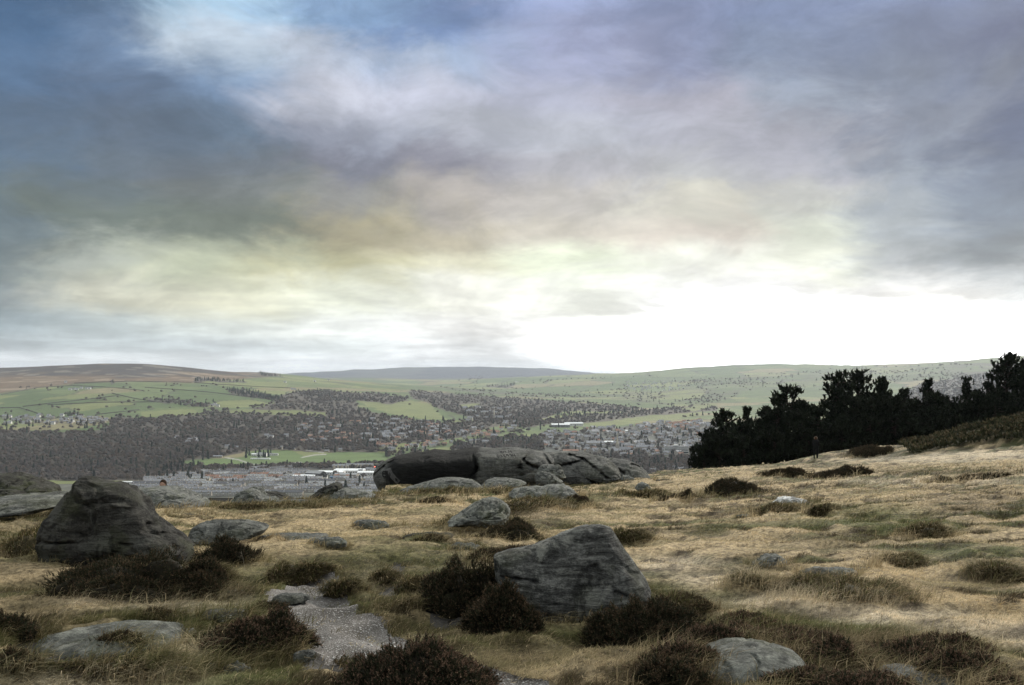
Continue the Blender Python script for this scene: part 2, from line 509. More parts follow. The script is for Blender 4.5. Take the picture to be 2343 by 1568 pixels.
# patches: (u, v, half-width, half-height, kind, weight)
PATCH = [
    (800, 1320, 420, 120, 'g', .28), (300, 1450, 380, 110, 'g', .35), (1250, 1470, 260, 60, 'g', .3),
    (300, 1320, 220, 62, 'b', 1.2), (1090, 1350, 110, 80, 'b', 1.1), (1500, 1440, 130, 60, 'b', 1.1), (1680, 1500, 300, 50, 'b', 1.0), (2050, 1540, 330, 45, 'b', 1.0), (80, 1215, 150, 40, 'o', 1.2), (940, 1330, 120, 60, 'o', 1.0), (1000, 1300, 90, 30, 'g', .8), (560, 1340, 90, 50, 'o', .9), (700, 1270, 120, 20, 'o', .7), (450, 1520, 160, 40, 'g', .9), (1250, 1500, 180, 50, 'o', .7), (1180, 1185, 110, 24, 'b', .9), (80, 1440, 90, 60, 'b', 1.0),
    (160, 1556, 230, 22, 'p', 1.2), (40, 1545, 60, 20, 'g', .6), (290, 1372, 60, 14, 'p', 1.2), (180, 1378, 60, 10, 'p', 1), (400, 1385, 90, 14, 'p', 1),
    (430, 1492, 70, 16, 'p', 1.4), (440, 1440, 120, 22, 'g', 1.4), (520, 1420, 60, 14, 'g', 1), (330, 1500, 70, 20, 'g', .8),
    (100, 1300, 130, 40, 's', .7), (230, 1330, 100, 30, 'b', .7), (60, 1350, 70, 20, 'o', .8), (300, 1340, 130, 30, 'b', .9),
    (560, 1320, 80, 30, 'g', .9), (620, 1330, 50, 30, 'g', 1.1), (520, 1370, 60, 12, 'p', .7), (600, 1275, 110, 30, 's', .6),
    (640, 1235, 170, 22, 's', 1.0), (800, 1240, 90, 16, 's', .9), (900, 1262, 110, 22, 'g', 1.2), (820, 1290, 90, 18, 'o', 1), (870, 1190, 260, 18, 's', 1.0),
    (420, 1170, 110, 12, 's', .9), (620, 1160, 160, 10, 'o', .8), (900, 1140, 120, 10, 'o', .8), (1000, 1165, 140, 9, 's', 1), (1130, 1212, 90, 12, 's', .6),
    (800, 1330, 60, 30, 's', .5), (860, 1325, 40, 24, 'p', .6), (930, 1400, 80, 30, 'b', .8), (960, 1440, 120, 20, 'o', .8), (1120, 1470, 140, 26, 'o', .9), (1200, 1500, 150, 24, 's', .8),
    (1300, 1455, 110, 20, 'g', .9), (1330, 1530, 110, 26, 's', .6), (1420, 1530, 80, 30, 'b', .5), (1100, 1530, 80, 16, 'o', .8),
    (1530, 1120, 90, 9, 's', 1.3), (1650, 1098, 120, 5, 's', 1.3), (1500, 1150, 160, 10, 's', .8), (1400, 1180, 130, 10, 's', .9), (1480, 1240, 120, 12, 's', 1.0), (1560, 1215, 100, 10, 'o', .8),
    (1560, 1290, 90, 14, 'p', 1.2), (1640, 1330, 90, 13, 'p', 1.2), (1760, 1375, 110, 12, 'p', 1.2), (1900, 1395, 120, 13, 'p', 1.2), (2060, 1412, 130, 14, 'p', 1.3), (2230, 1440, 130, 16, 'p', 1.3), (2330, 1470, 90, 16, 'p', 1.1),
    (1520, 1350, 60, 18, 'g', 1.3), (1640, 1372, 80, 14, 'g', 1.1), (1760, 1420, 120, 14, 'g', 1.1), (1980, 1450, 140, 20, 'g', 1.0), (2250, 1500, 120, 25, 'g', .9), (1680, 1410, 70, 12, 's', .6), (1830, 1405, 60, 12, 'b', .6),
    (1700, 1300, 80, 24, 'o', 1.1), (1750, 1240, 150, 16, 's', .7), (1900, 1240, 130, 14, 'o', .8), (1950, 1175, 110, 16, 'g', .7), (2040, 1180, 90, 16, 'g', 1.0), (2020, 1205, 70, 12, 'g', 1), (2180, 1260, 100, 16, 'g', 1.1),
    (2200, 1330, 160, 16, 's', .7), (2050, 1320, 100, 12, 's', .7), (2280, 1300, 90, 30, 'o', .8), (2250, 1150, 130, 30, 'b', .5), (2000, 1130, 160, 12, 's', .8), (2160, 1100, 180, 8, 'p', .8),
    (1900, 1072, 150, 5, 's', 1.1), (2100, 1050, 160, 6, 'p', .9), (2250, 1040, 120, 6, 'p', 1), (1720, 1085, 100, 3, 's', 1), (2150, 1080, 160, 4, 'b', .8), (2200, 1062, 160, 4, 's', .8),
    (2260, 985, 150, 30, 'h', 1.6), (2130, 1010, 80, 22, 'h', 1.5), (2000, 1042, 60, 8, 'h', 1.4), (2300, 970, 50, 6, 'o', .8), (1860, 1066, 110, 4, 'h', .9),
    (380, 1240, 60, 20, 's', .5), (20, 1250, 60, 10, 'g', .5), (720, 1175, 130, 8, 's', .9), (1330, 1100, 120, 8, 'b', .9), (1150, 1108, 150, 7, 'o', .9), (700, 1140, 120, 6, 'b', .8), (1760, 1180, 120, 12, 's', .7),
]
KC = {'p': PALE, 's': STRAW, 'g': GREEN, 'o': OLIVE, 'b': BROWN, 'h': np.array((0.035, 0.036, 0.018))}


def turf(x, y, z):
    hh = ss(.62, .93, 1 - np.abs(fbm(x / 0.75, y / 0.75, oct=2, seed=9)))  # straw tops, mossy hollows: vegetation that also paints in the relief's light and shade
    u, v = to_uv(x, y, z)
    n = fbm(x / 1.9, y / 1.0, oct=4, seed=21, gain=0.62)
    n2 = fbm(x / 0.36, y / 0.26, oct=4, seed=31, gain=0.68)
    n3 = fbm(x / 5.5, y / 7, oct=2, seed=41)
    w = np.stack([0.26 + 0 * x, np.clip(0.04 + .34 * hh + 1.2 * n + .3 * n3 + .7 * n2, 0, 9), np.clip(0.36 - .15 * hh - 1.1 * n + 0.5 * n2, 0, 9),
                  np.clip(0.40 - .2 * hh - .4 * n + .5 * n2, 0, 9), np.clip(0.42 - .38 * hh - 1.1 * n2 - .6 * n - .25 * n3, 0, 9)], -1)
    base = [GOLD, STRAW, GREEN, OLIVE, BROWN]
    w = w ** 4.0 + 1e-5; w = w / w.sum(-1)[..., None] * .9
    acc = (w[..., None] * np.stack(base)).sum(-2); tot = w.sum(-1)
    uw = u + 25 * n2; vw = v + 10 * n
    for pu, pv, ru, rv, k, wt_ in PATCH:
        g = wt_ * 1.9 * np.exp(-(((uw - pu) / ru) ** 2 + ((vw - pv) / rv) ** 2))
        g = g * (0.25 + 1.5 * np.clip(0.5 + n2, 0, 1) ** 1.5)
        acc = acc + g[..., None] * KC[k]; tot = tot + g
    return acc / tot[..., None]


# ------------------------------------------------------------------ moor mesh: one fine sheet, path and bare earth cut out of the same sheet
NR, NC = 900, 620
Yq = np.geomspace(2.2, 176, NR) - 4.0
tq = np.linspace(-1.02, 1.02, NC)
YY, TT = np.meshgrid(Yq, tq, indexing='ij')
XX = TT * (YY + 4.0)
ZZ = ground(XX, YY)
YC = np.maximum(YY, 3.0)
COLS = turf(XX, YC, ZZ) * .62       # litter and moss under the blades, darkened to paint shade between them
idx = np.arange(NR * NC).reshape(NR, NC)
Q = np.stack([idx[:-1, :-1], idx[:-1, 1:], idx[1:, 1:], idx[1:, :-1]], -1).reshape(-1, 4)
VV = np.stack([XX, YY, ZZ], -1).reshape(-1, 3)
jx = 0.09 * fbm(XX / 0.35, YY / 0.35, oct=3, seed=77)
jy = 0.16 * fbm(XX / 0.35 + 50, YY / 0.35, oct=3, seed=78)
pm = np.zeros(XX.shape, bool); em = np.zeros(XX.shape, bool)
near = YY < 14
for P_ in PATH:
    pm |= inpoly(XX + jx, YY + jy, P_) & near
for P_ in EARTH:
    em |= inpoly(XX + jx, YY + jy, P_) & near
em &= ~pm
# paths lie a little lower than the turf
low = (pm | em).astype(float)
for _ in range(4):
    low[1:-1, 1:-1] = (low[1:-1, 1:-1] * 2 + low[:-2, 1:-1] + low[2:, 1:-1] + low[1:-1, :-2] + low[1:-1, 2:]) / 6
VV[:, 2] -= 0.035 * low.ravel()


def sub_mesh(name, sel, m, cols):
    f = Q[sel]
    used, inv = np.unique(f.ravel(), return_inverse=True)
    return mesh_obj(name, VV[used], [inv.reshape(-1, 4)], m, cols=cols[used], smooth=True)


qm = pm.ravel()[Q[:, 0]]; qe = em.ravel()[Q[:, 0]]
FC = COLS.reshape(-1, 3)
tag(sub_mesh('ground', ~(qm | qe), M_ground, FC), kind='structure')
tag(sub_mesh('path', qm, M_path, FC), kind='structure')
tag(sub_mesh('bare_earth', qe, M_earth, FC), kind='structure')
# ground behind and beside the viewer
bx = np.linspace(-60, 60, 41); by = np.linspace(-60, -1.75, 30)
BX, BY = np.meshgrid(bx, by, indexing='xy')
BZ = -(1.6 + 0.098 * (BY - 5)) + 0.12 * fbm(BX / 3, BY / 3, oct=3, seed=4)
i2 = np.arange(BX.size).reshape(BX.shape)
q2 = np.stack([i2[:-1, :-1], i2[:-1, 1:], i2[1:, 1:], i2[1:, :-1]], -1).reshape(-1, 4)
tag(mesh_obj('terrain', np.stack([BX, BY, BZ - .05], -1).reshape(-1, 3), [q2], M_ground, cols=np.tile((OLIVE + STRAW) / 2, (BX.size, 1)), smooth=True), kind='structure')

# ------------------------------------------------------------------ valley and hills: height table (survey columns x distance)
TU = np.array([-500, 0, 300, 600, 750, 1000, 1200, 1450, 1700, 2000, 2342, 2900], float)
TR = np.array([110, 350, 800, 1200, 1500, 1800, 2100, 2450, 2900, 3500, 4200, 5000, 5800, 7000, 8500, 10500, 13000, 16000, 21000, 30000], float)
near_ = [1110, 1250, 1330, 1212]
TV = {
    -500: near_ + [1158, 1108, 1072, 1030, 990, 958, 910, 872, 850, 880, 885, 880, 875, 870, 866, 862],
    0: near_ + [1150, 1106, 1072, 1026, 984, 952, 905, 868, 842, 872, 880, 878, 874, 868, 864, 860],
    300: near_ + [1142, 1104, 1074, 1020, 972, 936, 892, 862, 826, 862, 880, 878, 872, 866, 862, 858],
    600: near_ + [1142, 1102, 1072, 1034, 980, 936, 906, 880, 861, 851, 880, 872, 866, 860, 860, 858],
    750: near_ + [1142, 1100, 1072, 1036, 986, 940, 912, 890, 876, 868, 878, 868, 864, 849, 862, 858],
    1000: near_ + [1142, 1100, 1068, 1030, 984, 952, 926, 905, 893, 884, 886, 872, 864, 838, 860, 858],
    1200: near_ + [1142, 1100, 1064, 1024, 986, 958, 936, 918, 907, 895, 880, 862, 868, 839, 860, 858],
    1450: near_ + [1140, 1098, 1060, 1020, 992, 966, 944, 926, 912, 893, 870, 851, 866, 862, 860, 858],
    1700: near_ + [1138, 1096, 1056, 1016, 984, 962, 942, 922, 905, 880, 856, 832, 850, 856, 860, 858],
    2000: near_ + [1134, 1090, 1050, 1008, 976, 950, 930, 910, 892, 866, 850, 836, 850, 856, 860, 858],
    2342: near_ + [1090, 1046, 1010, 976, 946, 922, 902, 886, 872, 846, 812, 822, 850, 856, 860, 858],
    2900: near_ + [1040, 1000, 960, 930, 900, 872, 846, 826, 810, 800, 800, 822, 850, 856, 860, 858],
}
tab = np.array([TV[int(u)] for u in TU])            # (u, r) -> v
GU, GR = 460, 500
gu = np.linspace(-500, 2900, GU); glr = np.linspace(math.log(110), math.log(30000), GR)
tmp = np.array([np.interp(glr, np.log(TR), row) for row in tab])
vg = np.array([np.interp(gu, TU, tmp[:, j]) for j in range(GR)]).T      # (GU, GR)


def blur(a, n, ax):
    for _ in range(n):
        p = np.pad(a, [(1, 1) if i == ax else (0, 0) for i in range(2)], mode='edge')
        s0 = [slice(None)] * 2; s2 = [slice(None)] * 2
        s0[ax] = slice(0, -2); s2[ax] = slice(2, None)
        a = (a * 2 + p[tuple(s0)] + p[tuple(s2)]) / 4
    return a


vg = blur(vg, 60, 0); vg = blur(vg, 3, 1)


def valley(x, y):
    x = np.asarray(x, float); y = np.maximum(np.asarray(y, float), 112)
    u = U0 + F * x / y
    fu = np.clip((u + 500) / 3400 * (GU - 1), 0, GU - 1.001)
    fr = np.clip((np.log(y) - glr[0]) / (glr[-1] - glr[0]) * (GR - 1), 0, GR - 1.001)
    iu = fu.astype(int); ir = fr.astype(int); a = fu - iu; b_ = fr - ir
    v = (vg[iu, ir] * (1 - a) * (1 - b_) + vg[iu + 1, ir] * a * (1 - b_) + vg[iu, ir + 1] * (1 - a) * b_ + vg[iu + 1, ir + 1] * a * b_)
    z = (V0 - v) / F * y
    k = ss(2200, 5000, y)
    z = z + k * (9 * fbm(x / 620, y / 900, oct=3, seed=51) + 3 * fbm(x / 170, y / 200, oct=2, seed=52)) * (1 + ss(6000, 14000, y) * 1.2)
    return z


YV = np.geomspace(1150, 24000, 3000)


def vhit(u, v):
    x = (u - U0) / F * YV
    g = valley(x, YV); zr = (V0 - v) / F * YV
    m_ = g >= zr
    if not m_.any():
        return None
    k = int(np.argmax(m_))
    return x[k], YV[k], g[k]


# regions of the valley, outlined on the ground through the survey
WOODS = [
    ([(-600, 985), (0, 985), (120, 990), (235, 985), (265, 952), (330, 958), (440, 950), (470, 940), (560, 936), (620, 925), (640, 905), (700, 893), (800, 903), (815, 915), (820, 935), (900, 955), (1000, 968), (1080, 965), (1140, 972), (1060, 1000), (1000, 1010), (880, 1015), (860, 1040), (640, 1030), (560, 1034), (500, 1046), (420, 1055), (420, 1068), (520, 1070), (700, 1066), (870, 1062), (880, 1072), (640, 1076), (420, 1092), (345, 1100), (180, 1100), (-600, 1102)], 1.0),
    ([(455, 867), (560, 873), (562, 876), (440, 874)], 1.5),
    ([(517, 892), (560, 895), (650, 912), (640, 918), (560, 908), (520, 900)], 1.5),
    ([(590, 853), (650, 863), (600, 862)], 1.5),
    ([(680, 896), (760, 893), (760, 905), (690, 908)], 1.2),
    ([(330, 912), (400, 916), (480, 925), (470, 934), (380, 925)], 0.7),
    ([(726, 897), (860, 900), (935, 910), (930, 922), (890, 927), (800, 916), (726, 925)], 1.1),
    ([(935, 893), (1060, 903), (1230, 915), (1380, 925), (1470, 935), (1440, 942), (1300, 940), (1230, 962), (1180, 975), (1100, 968), (1060, 952), (990, 932), (980, 920), (940, 912)], 0.95),
    ([(960, 880), (1100, 893), (1230, 902), (1330, 908), (1330, 914), (1200, 908), (1050, 896)], 0.7),
    ([(1110, 900), (1260, 905), (1500, 895), (1650, 880), (1700, 900), (1640, 925), (1500, 925), (1300, 915)], 0.45),
    ([(1290, 955), (1400, 945), (1600, 928), (1640, 925), (1640, 940), (1500, 950), (1330, 970), (1250, 972), (1200, 980), (1180, 972)], 0.9),
    ([(1180, 985), (1330, 985), (1420, 978), (1640, 960), (1700, 980), (1700, 1090), (1480, 1085), (1440, 1058), (1340, 1046), (1240, 1042), (1130, 1010), (1140, 990)], 0.25),
    ([(1400, 1048), (1600, 1045), (1640, 1090), (1480, 1095), (1400, 1070)], 1.0),
    ([(1100, 1005), (1240, 1000), (1240, 1040), (1000, 1030)], 0.9),
    ([(1500, 870), (1640, 865), (1900, 845), (2300, 830), (2342, 860), (1700, 895)], 0.35),
    ([(2100, 880), (2342, 840), (2900, 800), (2900, 1000), (2000, 1000), (2050, 910)], 0.95),
    ([(1100, 885), (1180, 880), (1160, 890)], 1.2),
    ([(250, 875), (262, 873), (262, 880)], 1),
]
PLAY = [(424, 1062), (487, 1052), (556, 1046), (568, 1034), (600, 1030), (668, 1031), (700, 1046), (775, 1034), (880, 1036), (885, 1054), (860, 1062), (700, 1066), (560, 1069), (450, 1070)]
BRIGHT = [
    [(1336, 971), (1400, 962), (1472, 952), (1607, 943), (1600, 950), (1540, 958), (1481, 963), (1408, 976), (1370, 974)],
    [(817, 917), (895, 925), (935, 915), (985, 925), (1000, 945), (1028, 962), (960, 958), (880, 945)],
    [(1185, 993), (1250, 993), (1250, 1000), (1190, 1002)], [(960, 1029), (1040, 1022), (1035, 1030), (965, 1035)],
    [(1500, 915), (1560, 902), (1620, 904), (1560, 915)], [(1560, 935), (1640, 922), (1640, 930), (1580, 942)], [(450, 872), (560, 878), (660, 872), (650, 890), (520, 885)],
    [(1050, 925), (1100, 925), (1090, 933), (1055, 931)], [(470, 945), (560, 936), (750, 943), (740, 952), (660, 950), (560, 946)], [(320, 941), (440, 938), (470, 948), (330, 955)],
]
TOWN1 = [(345, 1103), (430, 1088), (560, 1076), (700, 1068), (860, 1070), (870, 1140), (560, 1150), (330, 1150), (120, 1118), (130, 1108)]
TOWN2 = [(1235, 990), (1330, 985), (1440, 975), (1560, 965), (1640, 965), (1660, 1040), (1480, 1050), (1340, 1045), (1240, 1040)]

HED = np.array((0.055, 0.050, 0.040)); WOODC = np.array((0.080, 0.066, 0.056))


def cells(x, y, size, seed):
    gx = np.floor(x / size); gy = np.floor(y / size)
    d1 = np.full(x.shape, 1e9); d2 = np.full(x.shape, 1e9); idv = np.zeros(x.shape)
    for i in (-1, 0, 1):
        for j in (-1, 0, 1):
            cx = gx + i; cy = gy + j; zz = np.zeros_like(cx)
            px = (cx + 0.15 + 0.7 * hash3(cx, cy, zz, seed)) * size; py = (cy + 0.15 + 0.7 * hash3(cx, cy, zz, seed + 1)) * size
            d = np.abs(x - px) * 0.8 + np.abs(y - py) * 1.0
            h = hash3(cx, cy, zz, seed + 2)
            c = d < d1
            d2 = np.where(c, d1, np.minimum(d2, d)); idv = np.where(c, h, idv); d1 = np.where(c, d, d1)
    return d2 - d1, idv


def field_edge(x, y):
    wx = x + 60 * fbm(x / 500, y / 500, oct=2, seed=61); wy = y * 0.75 + 60 * fbm(x / 500, y / 500, oct=2, seed=62)
    edge, idv = cells(wx * 0.9 + 0.15 * wy, wy, 210, 5)
    edge2, idv2 = cells(wx * .95 - 0.25 * wy, wy * .8, 430, 15)
    return np.where(y > 5600, edge2, edge)


def valley_cols(x, y, z):
    u, v = to_uv(x, y, z)
    wx = x + 60 * fbm(x / 500, y / 500, oct=2, seed=61); wy = y * 0.75 + 60 * fbm(x / 500, y / 500, oct=2, seed=62)
    edge, idv = cells(wx * 0.9 + 0.15 * wy, wy, 210, 5)
    edge2, idv2 = cells(wx * .95 - 0.25 * wy, wy * .8, 430, 15)
    fs_ = y > 5600
    edge = np.where(fs_, edge2, edge); idv = np.where(fs_, idv2, idv)
    g1 = np.array((0.082, 0.115, 0.044)); g2 = np.array((0.155, 0.172, 0.068)); g3 = np.array((0.180, 0.160, 0.085)); g4 = np.array((0.110, 0.140, 0.055))
    pal = np.stack([g1, g4, g1, g2, g3, g4, g1, g2])
    c = pal[(idv * 7.99).astype(int)]
    c = c * (1 + 0.12 * fbm(x / 60, y / 60, oct=3, seed=63))[..., None]
    hw = 5 + y / 1500 + 12 * (y > 5600)
    hf = (1 - ss(hw * 0.6, hw * 1.5, edge)) * ss(-0.45, -0.1, fbm(x / 130, y / 130, oct=2, seed=64)) * 0.8
    c = c * (1 - hf[..., None]) + HED * hf[..., None]
    # open moor on the left hill, above the intake wall
    lim = np.interp(u, [-500, 0, 168, 302, 436, 570, 640, 680], [905, 900, 878, 873, 876, 866, 860, 700])
    m = ss(2, -2, v - lim - 2 * fbm(x / 200, y / 200, oct=2, seed=65)) * (y > 3600) * (y < 6900)
    n = fbm(x / 340, y / 190, oct=4, seed=66, gain=.6)
    hgt = ss(36, 2, v - 835)
    mc = np.array((0.135, 0.092, 0.056)) * (1 - ss(-0.25, 0.3, n + 1.1 * (hgt - 0.30)))[..., None] + np.array((0.050, 0.041, 0.038)) * ss(-0.25, 0.3, n + 1.1 * (hgt - 0.30))[..., None]
    mc = mc + (ss(0.48, 0.6, vn(x / 90, y / 50, seed=67)) * 0.10)[..., None] * np.array((1, .9, .7))
    c = c * (1 - m[..., None]) + mc * m[..., None]
    # far hills: dark ground with the blue of distance haze painted in
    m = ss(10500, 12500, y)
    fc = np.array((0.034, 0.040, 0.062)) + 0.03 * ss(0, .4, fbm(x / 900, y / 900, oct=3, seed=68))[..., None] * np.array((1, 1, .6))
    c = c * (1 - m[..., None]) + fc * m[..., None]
    m = ss(2100, 2300, u) * (y > 3000) * ss(-0.2, .2, fbm(x / 300, y / 300, oct=2, seed=69) + ss(-20, 40, (v - (900 - 0.12 * (u - 2000))) * 1.0) * .7)
    c = c * (1 - m[..., None]) + np.array((0.075, 0.062, 0.055)) * m[..., None]
    w = np.zeros(u.shape)
    uw = u + 5 * vn(x / 60, y / 60, seed=70); vw = v + 1.5 * vn(x / 60 + 9, y / 60, seed=71)
    for pl, dn in WOODS:
        w = np.maximum(w, inpoly(uw, vw, pl) * min(dn, 1.0))
    w = np.where(w > .8, w, w * ss(-.2, .2, vn(x / 80, y / 80, seed=72)) * 1.2).clip(0, .95)
    c = c * (1 - w[..., None]) + WOODC * w[..., None]
    for tw in (TOWN1, TOWN2):
        t_ = inpoly(uw, vw, tw)[..., None] * 0.85
        tc_ = np.array((0.085, 0.083, 0.08)) * (1 + .5 * vn(x / 14, y / 20, seed=73))[..., None]
        c = c * (1 - t_) + tc_ * t_
    for pl in BRIGHT:
        t_ = inpoly(uw, vw, pl)[..., None] * 0.95
        c = c * (1 - t_) + np.array((0.150, 0.168, 0.066)) * t_
    t_ = inpoly(u, v, PLAY)[..., None] * 1.0
    c = c * (1 - t_) + np.array((0.098, 0.140, 0.050)) * (1 + .12 * vn(x / 40, y / 40, seed=74))[..., None] * t_
    for ln_ in PLAYLINES:
        for (ua, va), (ub, vb_) in zip(ln_[:-1], ln_[1:]):
            L = math.hypot(ub - ua, vb_ - va)
            s_ = np.clip(((u - ua) * (ub - ua) + (v - va) * (vb_ - va)) / L / L, 0, 1)
            d = np.hypot(u - ua - s_ * (ub - ua), (v - va - s_ * (vb_ - va)) * 1.3)
            k_ = (ss(2.0, 0.8, d))[..., None]
            c = c * (1 - k_) + np.array((0.30, 0.29, 0.27)) * k_
    return c


PLAYLINES = [[(515, 1047), (545, 1052), (575, 1062), (600, 1064), (690, 1058)], [(690, 1047), (720, 1041), (745, 1040)], [(790, 1060), (830, 1068)], [(1478, 1002), (1492, 1012), (1500, 1022)], [(700, 1030), (740, 1036)]]
NRv, NCv = 560, 1120
Yv_ = np.geomspace(140, 26000, NRv); tv = np.linspace(-0.80, 0.80, NCv)
# finer rows where the town and fields lie
Yv_ = np.unique(np.concatenate([np.geomspace(140, 1250, 40), np.geomspace(1250, 4300, 240), np.geomspace(4300, 11500, 190), np.geomspace(11500, 28000, 90)]))
NRv = len(Yv_)
YY2, TT2 = np.meshgrid(Yv_, tv, indexing='ij'); XX2 = TT2 * YY2
ZZ2 = valley(XX2, YY2)
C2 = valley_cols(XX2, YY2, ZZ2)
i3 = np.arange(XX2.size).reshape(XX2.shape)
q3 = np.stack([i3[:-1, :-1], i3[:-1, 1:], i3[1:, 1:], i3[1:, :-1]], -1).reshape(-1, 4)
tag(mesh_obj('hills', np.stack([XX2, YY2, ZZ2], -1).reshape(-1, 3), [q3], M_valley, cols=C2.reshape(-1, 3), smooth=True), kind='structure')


# quick look-up: survey pixel -> land of the valley
VVm = np.minimum.accumulate(V0 - F * ZZ2 / YY2, axis=0)


def vhits(u, v):
    u = np.atleast_1d(np.asarray(u, float)); v = np.atleast_1d(np.asarray(v, float))
    t_ = (u - U0) / F
    j = np.clip(np.round((t_ - tv[0]) / (tv[1] - tv[0])).astype(int), 0, NCv - 1)
    Y = np.empty(len(u)); ok = np.ones(len(u), bool)
    lo = np.searchsorted(Yv_, 1180)
    for jj in np.unique(j):
        s = j == jj
        m_ = VVm[lo:, jj]
        k = np.searchsorted(-m_, -v[s])
        ok[s] &= k < len(m_)
        k = np.clip(k, 1, len(m_) - 1)
        a, b_ = m_[k - 1], m_[k]
        f = np.clip((a - v[s]) / np.maximum(a - b_, 1e-4), 0, 1)
        Y[s] = Yv_[lo + k - 1] * (1 - f) + Yv_[lo + k] * f
    X = t_ * Y
    return X, Y, valley(X, Y), ok


# ------------------------------------------------------------------ valley trees
def twig_ball(n, w, h, zc, size, r_):
    """fuzzy winter crown: n twig triangles filling an uneven dome"""
    p = r_.normal(size=(n, 3)); p /= np.linalg.norm(p, axis=1)[:, None]
    rad = r_.uniform(0.45, 1.0, n) ** 0.6 * (1 + 0.22 * np.sin(3 * p[:, 0] + 5 * p[:, 1]) * np.cos(4 * p[:, 2] + r_.uniform(0, 6)))
    q = p * rad[:, None] * np.array((w, w, h))
    q[:, 2] += zc
    d = p + 1.0 * r_.normal(size=(n, 3)); d /= np.linalg.norm(d, axis=1)[:, None]
    s = np.cross(d, r_.normal(size=(n, 3))); s /= np.linalg.norm(s, axis=1)[:, None]
    L = size * r_.uniform(0.7, 1.5, n)[:, None]
    tri = np.stack([q - s * L * .5 - d * L * .4, q + s * L * .5 - d * L * .4, q + d * L], 1)
    return tri


def tri_mesh(tri):
    return tri.reshape(-1, 3), np.arange(tri.size // 3).reshape(-1, 3)


def trunk_geo(h, r0, limbs, r_, sides=5):
    """tapered trunk with limbs as slim prisms"""
    Vs, Fs = [], []

    def prism(a, b_, ra, rb):
        a = np.array(a, float); b_ = np.array(b_, float)
        d = b_ - a; d /= np.linalg.norm(d)
        s = np.cross(d, (0.3, 1, 0.2)); s /= np.linalg.norm(s); t_ = np.cross(d, s)
        an = np.linspace(0, 2 * math.pi, sides, endpoint=False)
        o = len(Vs) and sum(len(x) for x in Vs)
        ring = np.cos(an)[:, None] * s + np.sin(an)[:, None] * t_
        Vs.append(np.concatenate([a + ring * ra, b_ + ring * rb]))
        k = np.arange(sides)
        Fs.append(np.stack([k, (k + 1) % sides, (k + 1) % sides + sides, k + sides], -1) + o)
    prism((0, 0, -0.4), (0.02 * h, 0, h * .55), r0, r0 * .6)
    prism((0.02 * h, 0, h * .55), (0, 0.02 * h, h), r0 * .6, r0 * .12)
    for k in range(limbs):
        z = h * r_.uniform(.35, .85); a = r_.uniform(0, 6.28); L = h * r_.uniform(.2, .38)
        prism((0, 0, z), (math.cos(a) * L, math.sin(a) * L, z + L * r_.uniform(.4, .9)), r0 * .35, r0 * .08)
    return np.concatenate(Vs), np.concatenate(Fs)


r_ = np.random.default_rng(5)
BARE = []       # (tri, colours)
for k in range(8):
    w = r_.uniform(4.6, 6.6); h = r_.uniform(4.0, 5.4)
    tri = twig_ball(170, w, h * .85, h * .7 + 2.0, .8, r_)
    BARE.append(tri)
BDOME = []
for k in range(8):
    nu_, nv_ = 7, 4
    th = np.linspace(0, 2 * math.pi, nu_, endpoint=False); ph = np.linspace(-.5, 1.35, nv_)
    TH, PH = np.meshgrid(th, ph); rr = 1 + .22 * r_.normal(size=TH.shape)
    w = r_.uniform(3.9, 5.4); h = r_.uniform(3.2, 4.2)
    A = np.stack([np.cos(TH) * np.cos(PH) * rr * w, np.sin(TH) * np.cos(PH) * rr * w, np.sin(PH) * rr * h + h * .9 + 1.6], -1)
    tt_ = []
    for i in range(nv_ - 1):
        for j in range(nu_):
            a, b_, c_, d = A[i, j], A[i, (j + 1) % nu_], A[i + 1, (j + 1) % nu_], A[i + 1, j]
            tt_ += [(a, b_, c_), (a, c_, d)]
    top_ = A[-1].mean(0) + (0, 0, .3)
    for j in range(nu_):
        tt_.append((A[-1, j], A[-1, (j + 1) % nu_], top_))
    BDOME.append(np.array(tt_))
    BARE[k] = np.concatenate([BDOME[k], BARE[k]])
CONI = []
for k in range(5):
    n = 90
    z = r_.uniform(0.03, 1, n) ** 1.1; a = r_.uniform(0, 6.28, n)
    R_ = (1 - z) * r_.uniform(2.6, 3.8) + .25
    q = np.stack([np.cos(a) * R_ * .8, np.sin(a) * R_ * .8, z * 14 + .5], -1)
    d = np.stack([np.cos(a), np.sin(a), np.full(n, -.1)], -1)
    s = np.stack([-np.sin(a), np.cos(a), np.zeros(n)], -1)
    L = r_.uniform(1.0, 1.9, n)[:, None]
    CONI.append(np.stack([q - s * L, q + s * L, q + d * L * .3 + np.array((0, 0, 1)) * L * 1.7], 1))
WTONES = np.array([(0.098, 0.080, 0.070), (0.115, 0.094, 0.080), (0.086, 0.073, 0.066), (0.110, 0.083, 0.065), (0.094, 0.084, 0.067), (0.130, 0.106, 0.090)])
CTONES = np.array([(0.030, 0.044, 0.035), (0.038, 0.052, 0.038), (0.046, 0.056, 0.038)])


def scatter_uv(poly, n, seed):
    g = np.random.default_rng(seed)
    us = [p[0] for p in poly]; vs = [p[1] for p in poly]
    u = g.uniform(max(min(us), -260), min(max(us), 2600), n); v = g.uniform(min(vs), max(vs), n)
    k = inpoly(u, v, poly)
    return u[k], v[k]


